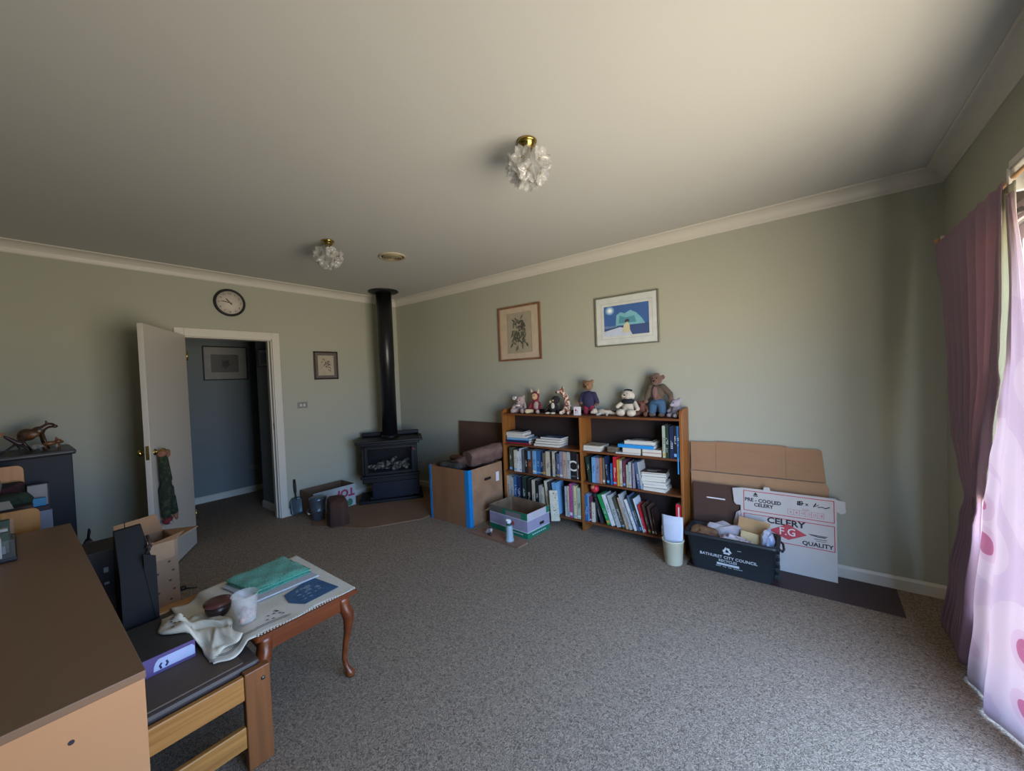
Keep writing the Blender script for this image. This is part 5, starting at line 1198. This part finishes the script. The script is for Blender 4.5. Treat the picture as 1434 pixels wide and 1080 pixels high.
# plastic cup with shells & lidded jar
t = thing('plastic_cup', 'clear plastic cup holding pink shells at the table corner by the low chair', 'cup', (2.775, -2.935, TT+.006))
obj('cup_wall', B().lathe([(.001, 0), (.038, 0), (.040, .003), (.052, .118), (.055, .120), (.053, .122), (.049, .118), (.0375, .004)], n=32, caps=False), glass_mat('cup_plastic', (.75, .76, .76), .28, .15), t)
b = B(); R = random.Random(15)
for k in range(12): b.ball((R.uniform(-.022, .022), R.uniform(-.022, .022), .016+.034*(k/12)), (.016, .014, .012), u=10, v=6)
obj('shells', b, mat('shell_pink', '#9c7470', col2='#c2a79c', rough=.6, scale=25), t)
t = thing('wooden_jar', 'round dark reddish brown lidded dish beside the plastic cup', 'jar', (2.60, -2.99, .458), rot=(.0, 0, 0))
obj('jar_bowl', B().lathe([(.001, 0), (.036, 0), (.048, .02), (.052, .052), (.046, .052), (.001, .05)], n=32, caps=False), mat('jar_side', '#2d1c1a', rough=.35), t)
obj('lid', B().lathe([(.055, .052), (.057, .058), (.055, .064), (.03, .069), (.001, .070)], n=36, caps=False), mat('jar_lid', '#5a3330', rough=.3, var=.06), t)

# ================================================================== dresser by left wall with carved animals
t = thing('tall_dresser', 'tall navy black dresser with rounded overhanging top against the left wall', 'dresser', (.26, -3.75, 0))
obj('carcass', B().box((-.24, -.48, .0), (.20, .48, 1.075)), navy_m, t, bevel=.004)
obj('dresser_top', B().box((-.255, -.50, 1.075), (.235, .50, 1.110), bev=.014), mat('dresser_top', '#2a2b2b', rough=.4), t)
obj('plinth', B().box((-.235, -.47, 0), (.212, .47, .09)), navy_m, t, bevel=.003)
cw = mat('carved_wood', '#4d3522', col2='#2a1d15', rough=.35, scale=14); cw2 = mat('carved_wood_light', '#83532e', col2='#4c301c', rough=.4, scale=18)
t = thing('carved_animal', 'large carved brown wooden animal standing with long legs on the navy dresser', 'ornament', (.30, -3.43, 1.112), 0)
t.scale = (1, .70, 1.02)
blob('body', [((0, -.055, .12), (.035, .07, .045)), ((0, .02, .14), (.028, .05, .035)), ((0, .035, .15), (0, .085, .175), .024, .022), ((0, .10, .175), (.022, .038, .020)), ((0, .135, .165), (.014, .022, .013)), ((.012, .075, .203), (.006, .010, .012)), ((-.012, .075, .203), (.006, .010, .012))], cw, t, .006)
for nm, pts in (('leg', [(.02, -.10, .11), (.025, -.075, .055), (.028, -.03, .006)]), ('leg', [(-.02, -.11, .11), (-.022, -.085, .05), (-.025, -.055, .006)]), ('leg', [(.02, .04, .12), (.024, .06, .06), (.025, .085, .006)]), ('leg', [(-.02, .035, .12), (-.022, .045, .06), (-.022, .06, .006)])):
    obj(nm, B().tube(pts, [.018, .012, .009]), cw, t)
obj('inlay_patch', B().ball((.028, -.02, .12), (.012, .05, .025)), cw2, t); eyes(t, [(.018, .105, .185)], .004)
t = thing('carved_animal', 'small carved tan and white wooden dog nearest the right end of the navy dresser', 'ornament', (.33, -3.345, 1.112), 0)
blob('body', [((0, -.025, .045), (.018, .035, .018)), ((0, .018, .055), (.020, .020, .020)), ((0, .036, .05), (.011, .012, .010)), ((.008, .010, .080), (.005, .007, .012)), ((-.008, .010, .080), (.005, .007, .012))], cw2, t, .004)
blob('chest', [((0, .012, .024), (.014, .014, .022))], mat('carved_white', '#8f8779'), t, .004)
for y in (-.045, .02): obj('leg', B().tube([(.008, y, .035), (.008, y, .001)], .007), cw2, t)
obj('leg', B().tube([(-.008, -.045, .035), (-.008, -.045, .001)], .007), cw2, t)
t = thing('carved_animal', 'small white and black carved animal under the belly of the large carved one', 'ornament', (.37, -3.425, 1.112), 0)
blob('body', [((0, -.01, .035), (.018, .028, .02)), ((0, .015, .03), (.016, .016, .02)), ((0, -.022, .012), (.01, .01, .012)), ((0, .018, .010), (.01, .01, .012))], mat('carved_pale', '#7d7a74', col2='#25221f', rough=.5, scale=30, sharp=(.5, .6)), t, .004)
t = thing('carved_animal', 'thin black carved bird with splayed legs and wine red back, on the dresser', 'ornament', (.38, -3.535, 1.112), 0)
blob('body', [((0, .02, .075), (0, -.03, .125), .016, .010), ((0, .03, .07), (.016, .022, .014))], mat('carved_wine', '#38202a', rough=.4), t, .004)
for p in ([(0, .015, .07), (.01, -.03, .03), (.012, -.055, .002)], [(0, .03, .065), (.0, .06, .03), (0, .07, .002)], [(0, .02, .065), (.02, .03, .03), (.022, .035, .002)]): obj('leg', B().tube(p, [.009, .006, .005]), ink, t)
t = thing('carved_figure', 'orange tan hand shaped ornament on a black stem at the far left of the dresser', 'ornament', (.36, -3.655, 1.112), 0)
blob('hand', [((0, -.03, .115), (0, .03, .125), .022, .014), ((0, .03, .125), (0, .085, .155), .009, .005), ((0, .03, .12), (0, .09, .135), .009, .005), ((0, .02, .115), (0, .065, .11), .008, .005)], mat('carved_orange', '#96653c', rough=.5), t, .004)
blob('mass', [((0, -.04, .165), (.03, .035, .04))], ink, t, .006); obj('stem', B().tube([(0, -.03, .11), (0, -.02, .05), (0, -.01, .002)], [.016, .009, .014]), ink, t)

# small bag hanging on the dresser's near corner
t = thing('carry_bag', 'small dark patterned bag sticking out beside the dresser just above the cabinet corner', 'bag', (.53, -3.225, .0))
blob('bag_body', [((0, 0, .23), (.05, .045, .22))], mat('bag_dark', '#2a2c35', col2='#6b5a5c', rough=.8, scale=22, sharp=(.55, .62)), t, .012)
obj('strap', B().tube([(-.02, 0, .43), (-.02, .01, .50), (.02, .01, .49), (.02, 0, .43)], .006), mat('strap_dark', '#24262c'), t)

# ================================================================== wooden chairs behind the cabinet, things on them
def plychair(label, x, y, top, w, dp=.38, group='plywood chairs behind the cabinet'):
    t = thing('plywood_chair', label, 'chair', (x, y, 0), 0, group)
    b = B(); h = .155; pts = []
    for cxx, cz, a0 in ((w-.035, top-.035, 0), (-w+.035, top-.035, PI/2)): pts += [(0, cxx + .035*math.cos(a0+PI/2*k/5), cz + .035*math.sin(a0+PI/2*k/5)) for k in range(6)]
    for cxx, cz, a0 in ((-w+.035, top-h+.035, PI), (w-.035, top-h+.035, 3*PI/2)): pts += [(0, cxx + .035*math.cos(a0+PI/2*k/5), cz + .035*math.sin(a0+PI/2*k/5)) for k in range(6)]
    b.prism(pts, (.012, 0, 0)); obj('backrest', b, orange_ply, t, bevel=.002)
    obj('seat', B().box((.013, -w, .43), (dp, w, .445), bev=.006), orange_ply, t)
    for s in (-1, 1):
        obj('leg', B().tube([(-.006, s*(w-.03), top-.02), (-.006, s*(w-.03), .43), (-.03, s*(w-.02), .004)], .011), black_m, t)
        obj('leg', B().tube([(dp-.02, s*(w-.03), .43), (dp-.01, s*(w-.02), .004)], .011), black_m, t)
    return t
plychair('nearer orange plywood chair back with rounded corners just beyond the cabinet', 1.10, -3.625, .845, .17, .18)
plychair('farther orange plywood chair back with rounded corners below the dresser top', .66, -3.685, 1.062, .185)
o = obj('document_box', B().box((0, -.09, 0), (.26, .075, .39), bev=.003), mat('folder_brown', '#40312c', rough=.7, var=.05), loc=(.70, -3.55, .446), rot=(0, 0, .0)); tag(o, 'dull brown upright box standing on the seats between the two plywood chair backs', 'box')
o = obj('cushion', B().box((0, -.10, 0), (.05, .06, .12), bev=.02), mat('cushion_wine', '#3b1c1e', col2='#0f0c0c', rough=.9, scale=22, sharp=(.45, .55)), loc=(.70, -3.56, .842)); tag(o, 'dark wine and black patterned cushion in front of the farther chair back', 'cushion')
crumple('scarf', 'dark green crumpled scarf draped over the brown upright box', (.86, -3.57, .865), (.07, .09, .045), mat('cloth_green', '#24352a', rough=.9, var=.2), 8, cat='scarf')
crumple('mesh_bag', 'pale grey green sheer bag bulging at the far left edge behind the cabinet', (.90, -3.66, .98), (.06, .07, .12), mat('net_grey', '#5b6058', rough=.8, var=.1), 9, amp=.15, cat='bag')
o = obj('paper_slip', B().prism([(0, -.05, 0), (.0, .05, 0), (-.06, .035, .04), (-.06, -.05, .04)], (.001, 0, .001)), mat('slip_paper', '#9b978c', rough=.8), loc=(1.0, -3.60, .842)); tag(o, 'cream paper slip lying on the left of the brown upright box', 'paper')
t = thing('standing_board', 'upright white board in a dark edge standing beside the dresser', 'board', (.56, -3.44, 0))
obj('panel', B().box((0, -.05, .32), (.02, .038, .90)), mat('panel_grey', '#8a8785', rough=.5), t); obj('edging', B().box((-.004, .038, .32), (.024, .044, .906)).box((-.004, -.05, .90), (.024, .044, .906)), black_m, t)
obj('foot', B().box((-.03, -.05, 0), (.05, .04, .32)), black_m, t)
o = obj('small_packet', B().box((0, -.035, 0), (.03, .028, .055), bev=.004), mat('box_blue', '#1f7fae', rough=.5), loc=(.63, -3.44, .765)); tag(o, 'tiny bright blue packet in front of the white board', 'packet')
o = obj('flat_case', B().box((0, -.06, 0), (.05, .04, .03), bev=.003), mat('box_wine', '#331c25', rough=.6), loc=(.62, -3.44, .734)); tag(o, 'dark wine coloured flat case just below the tiny blue packet', 'case')
o = obj('tall_carton', B().box((0, -.05, 0), (.05, .05, .733), bev=.003), mat('carton_bluewhite', '#7e8494', rough=.6), loc=(.62, -3.44, .0)); tag(o, 'tall narrow pale blue white carton under the wine coloured case', 'carton')

# ================================================================== long limbed doll on the door
DM = Matrix.Translation((.035, -2.475, 0)) @ Matrix.Rotation(A, 4, 'Z')
t = thing('soft_doll', 'long limbed soft doll in dark green camouflage hanging from the door knob', 'soft toy'); t.matrix_world = DM @ Matrix.Translation((0, 0, 1.0)) @ Matrix.Diagonal((1, 1, .93, 1)) @ Matrix.Translation((0, 0, -1.0))
camo = mat('camo_cloth', '#1d2a1f', col2='#3b4426', rough=.95, scale=26, sharp=(.52, .62)); tan_p = mat('doll_tan', '#8c6046', rough=.9, bump=.3, scale=50)
blob('hands', [((.765, .05, 1.015), (.70, .06, 1.02), .030, .024), ((.71, .065, 1.0), (.028, .02, .03))], tan_p, t, .006)
blob('suit', [((.752, .05, .985), (.735, .045, .78), .028, .028), ((.712, .05, .975), (.650, .045, .77), .020, .024), ((.70, .045, .73), (.065, .03, .07)), ((.645, .045, .765), (.625, .05, .775), .012, .010),
    ((.735, .045, .70), (.735, .045, .475), .038, .032), ((.66, .045, .69), (.635, .045, .60), .034, .028), ((.635, .045, .60), (.585, .045, .46), .034, .028)], camo, t, .007)
blob('shoe', [((.735, .05, .425), (.042, .03, .032)), ((.705, .055, .435), (.03, .022, .018))], mat('doll_red', '#6d2229', rough=.9), t, .006)
blob('toe_cap', [((.74, .075, .41), (.02, .015, .015))], mat('doll_white', '#9b9590'), t, .005)
blob('hand', [((.58, .05, .435), (.565, .05, .385), .020, .010), ((.59, .05, .42), (.585, .055, .39), .012, .008)], tan_p, t, .005)

# ================================================================== curtains
CX = 5.41
def curtain(name, rows, nx, amp, m, nf, parent=None, label=None, cat='curtain', thick=.003, group=None, phase=0, x0=CX, dx=None):
    """rows: (z, y_near_corner, y_far) ; folds run vertically"""
    zs = [r[0] for r in rows]
    def at(z):
        for a, b_ in zip(rows[:-1], rows[1:]):
            if a[0] >= z >= b_[0]:
                u = (a[0]-z)/(a[0]-b_[0]); u = u*u*(3-2*u) if len(a) > 3 else u
                return a[1]+(b_[1]-a[1])*u, a[2]+(b_[2]-a[2])*u, (a[3] if len(a) > 3 else 1) + ((b_[3] if len(b_) > 3 else 1)-(a[3] if len(a) > 3 else 1))*u
        return rows[-1][1], rows[-1][2], 1
    zt, zb = zs[0], zs[-1]
    def fn(i, j):
        z = zt + (zb-zt)*j; l, r, am = at(z)
        y = l + (r-l)*i
        return (x0 + (dx(i, z) if dx else 0) + amp*am*(math.sin(2*PI*nf*i + phase + .6*math.sin(z*2.1)) + .35*math.sin(2*PI*nf*1.9*i + 1 + z)), y + amp*.3*math.cos(2*PI*nf*i+z), z)
    b = B(); b.grid(fn, nx, 60); o = obj(name, b, m, parent, normals=False); q = o.modifiers.new('s', 'SOLIDIFY'); q.thickness = thick
    if label: tag(o, label, cat, group)
    return o
purple = fabric_translucent('curtain_purple', '#a48c9b', '#b9958f', .25)
lining = fabric_translucent('curtain_lining', '#c6c7b9', '#c6c5b2', .5)
main = curtain('drape', [(2.165, -.345, -1.285, .3), (2.10, -.37, -1.285, .8), (1.83, -.50, -1.26, 1.1), (1.455, -.60, -1.22, 1.3), (1.166, -.67, -1.12, 1.5), (1.0, -.755, -1.045, 1.1), (.87, -.835, -1.0, .8), (.76, -.765, -.975, 1.1), (.40, -.60, -.90, 1.6), (.03, -.43, -.80, 1.7)], 110, .013, purple, 8, label='mauve purple curtain gathered at waist height and hanging to the floor by the window')
curtain('lining', [(2.15, -1.22, -1.33, .5), (1.78, -1.20, -1.345, 1), (1.57, -1.17, -1.325, 1), (1.35, -1.10, -1.25, 1), (1.05, -1.01, -1.12, 1), (.9, -.98, -1.06, 1)], 20, .005, lining, 3, parent=main, x0=CX+.014)
curtain('lining', [(.72, -.955, -.985, 1), (.35, -.86, -.915, 1), (.05, -.79, -.85, 1)], 8, .004, mat('lining_shadow', '#5a585c', rough=.9), 1, parent=main, x0=CX+.02)  # lower strip of lining, its shaded side put into a darker grey
sheer = sheer_mat()
curtain('sheer_curtain', [(2.11, -1.30, -1.34, .3), (1.78, -1.32, -1.385, .4), (1.55, -1.29, -1.42, .5), (1.27, -1.20, -1.48, .8), (1.08, -1.12, -1.50, 1), (.85, -1.045, -1.50, 1.1), (.38, -.92, -1.46, 1.2), (.012, -.81, -1.42, 1.3)], 120, .011, sheer, 3, x0=CX, thick=.0012, phase=2.2, dx=lambda i, z: .06*sst(.5, .8, i)*(1-z/2.2),
        label='white and pink flower patterned sheer curtain hanging to the floor inside the window')
rod = thing('curtain_rail', 'pale timber curtain rail with white top strip above the window', 'curtain rail', (CX+.01, -1.9, 2.185))
obj('rail', B().tube([(.012, 1.56, -.008), (.012, -1.7, -.008)], .008), mat('rod_tan', '#b98a5a', rough=.4), rod)
obj('finial', B().ball((0, 1.575, 0), .016), mat('rod_tan', '#b98a5a'), rod)
obj('cover_strip', B().box((.0, -1.7, .022), (.07, .62, .05)), trim_m, rod, bevel=.003)
for y in (.63, -.9): obj('bracket', B().box((.0, y-.01, -.06), (.098, y+.01, .03)).box((.08, y-.02, -.10), (.098, y+.02, .05)), white_m, rod, bevel=.002)
obj('bracket', B().box((.0, 1.50, -.012), (.098, 1.52, .012)), white_m, rod)
t = thing('curtain_rod', 'dark carved wooden rod end poking out left of the purple curtain', 'curtain rod', (CX+.045, -.26, 2.06))
obj('rod', B().tube([(0, -.02, 0), (0, -1.0, 0)], .010), mat('rod_dark', '#2c2320', rough=.5), t)
b = B(); b.ball((0, .0, 0), (.014, .03, .014)); b.tube([(0, .02, 0), (0, .05, .012), (0, .065, .03)], [.010, .008, .003]).tube([(0, .02, 0), (0, .06, -.010), (0, .085, -.022)], [.010, .008, .003]); obj('finial', b, mat('rod_dark', '#2c2320'), t)
obj('bracket', B().box((0, -.06, -.008), (.054, -.045, .008)), mat('rod_dark', '#2c2320'), t)
o = obj('door_track_block', B().box((0, 0, 0), (.05, .22, .055), bev=.006), mat('block_grey', '#9aa09c', rough=.5), loc=(5.445, -.93, .001)); tag(o, 'low grey white block on the carpet behind the hems of the curtains', 'block')
# small dark peg on carpet beside the patterned carton
o = obj('door_stop', (lambda b: b.lathe([(.001, 0), (.022, 0), (.02, .022), (.001, .024)], n=16).tube([(.0, 0, .006), (.07, .07, .006)], .004))(B()), black_m, loc=(1.02, -2.80, .001)); tag(o, 'small black door wedge on the carpet near the foot of the open door', 'door stop')
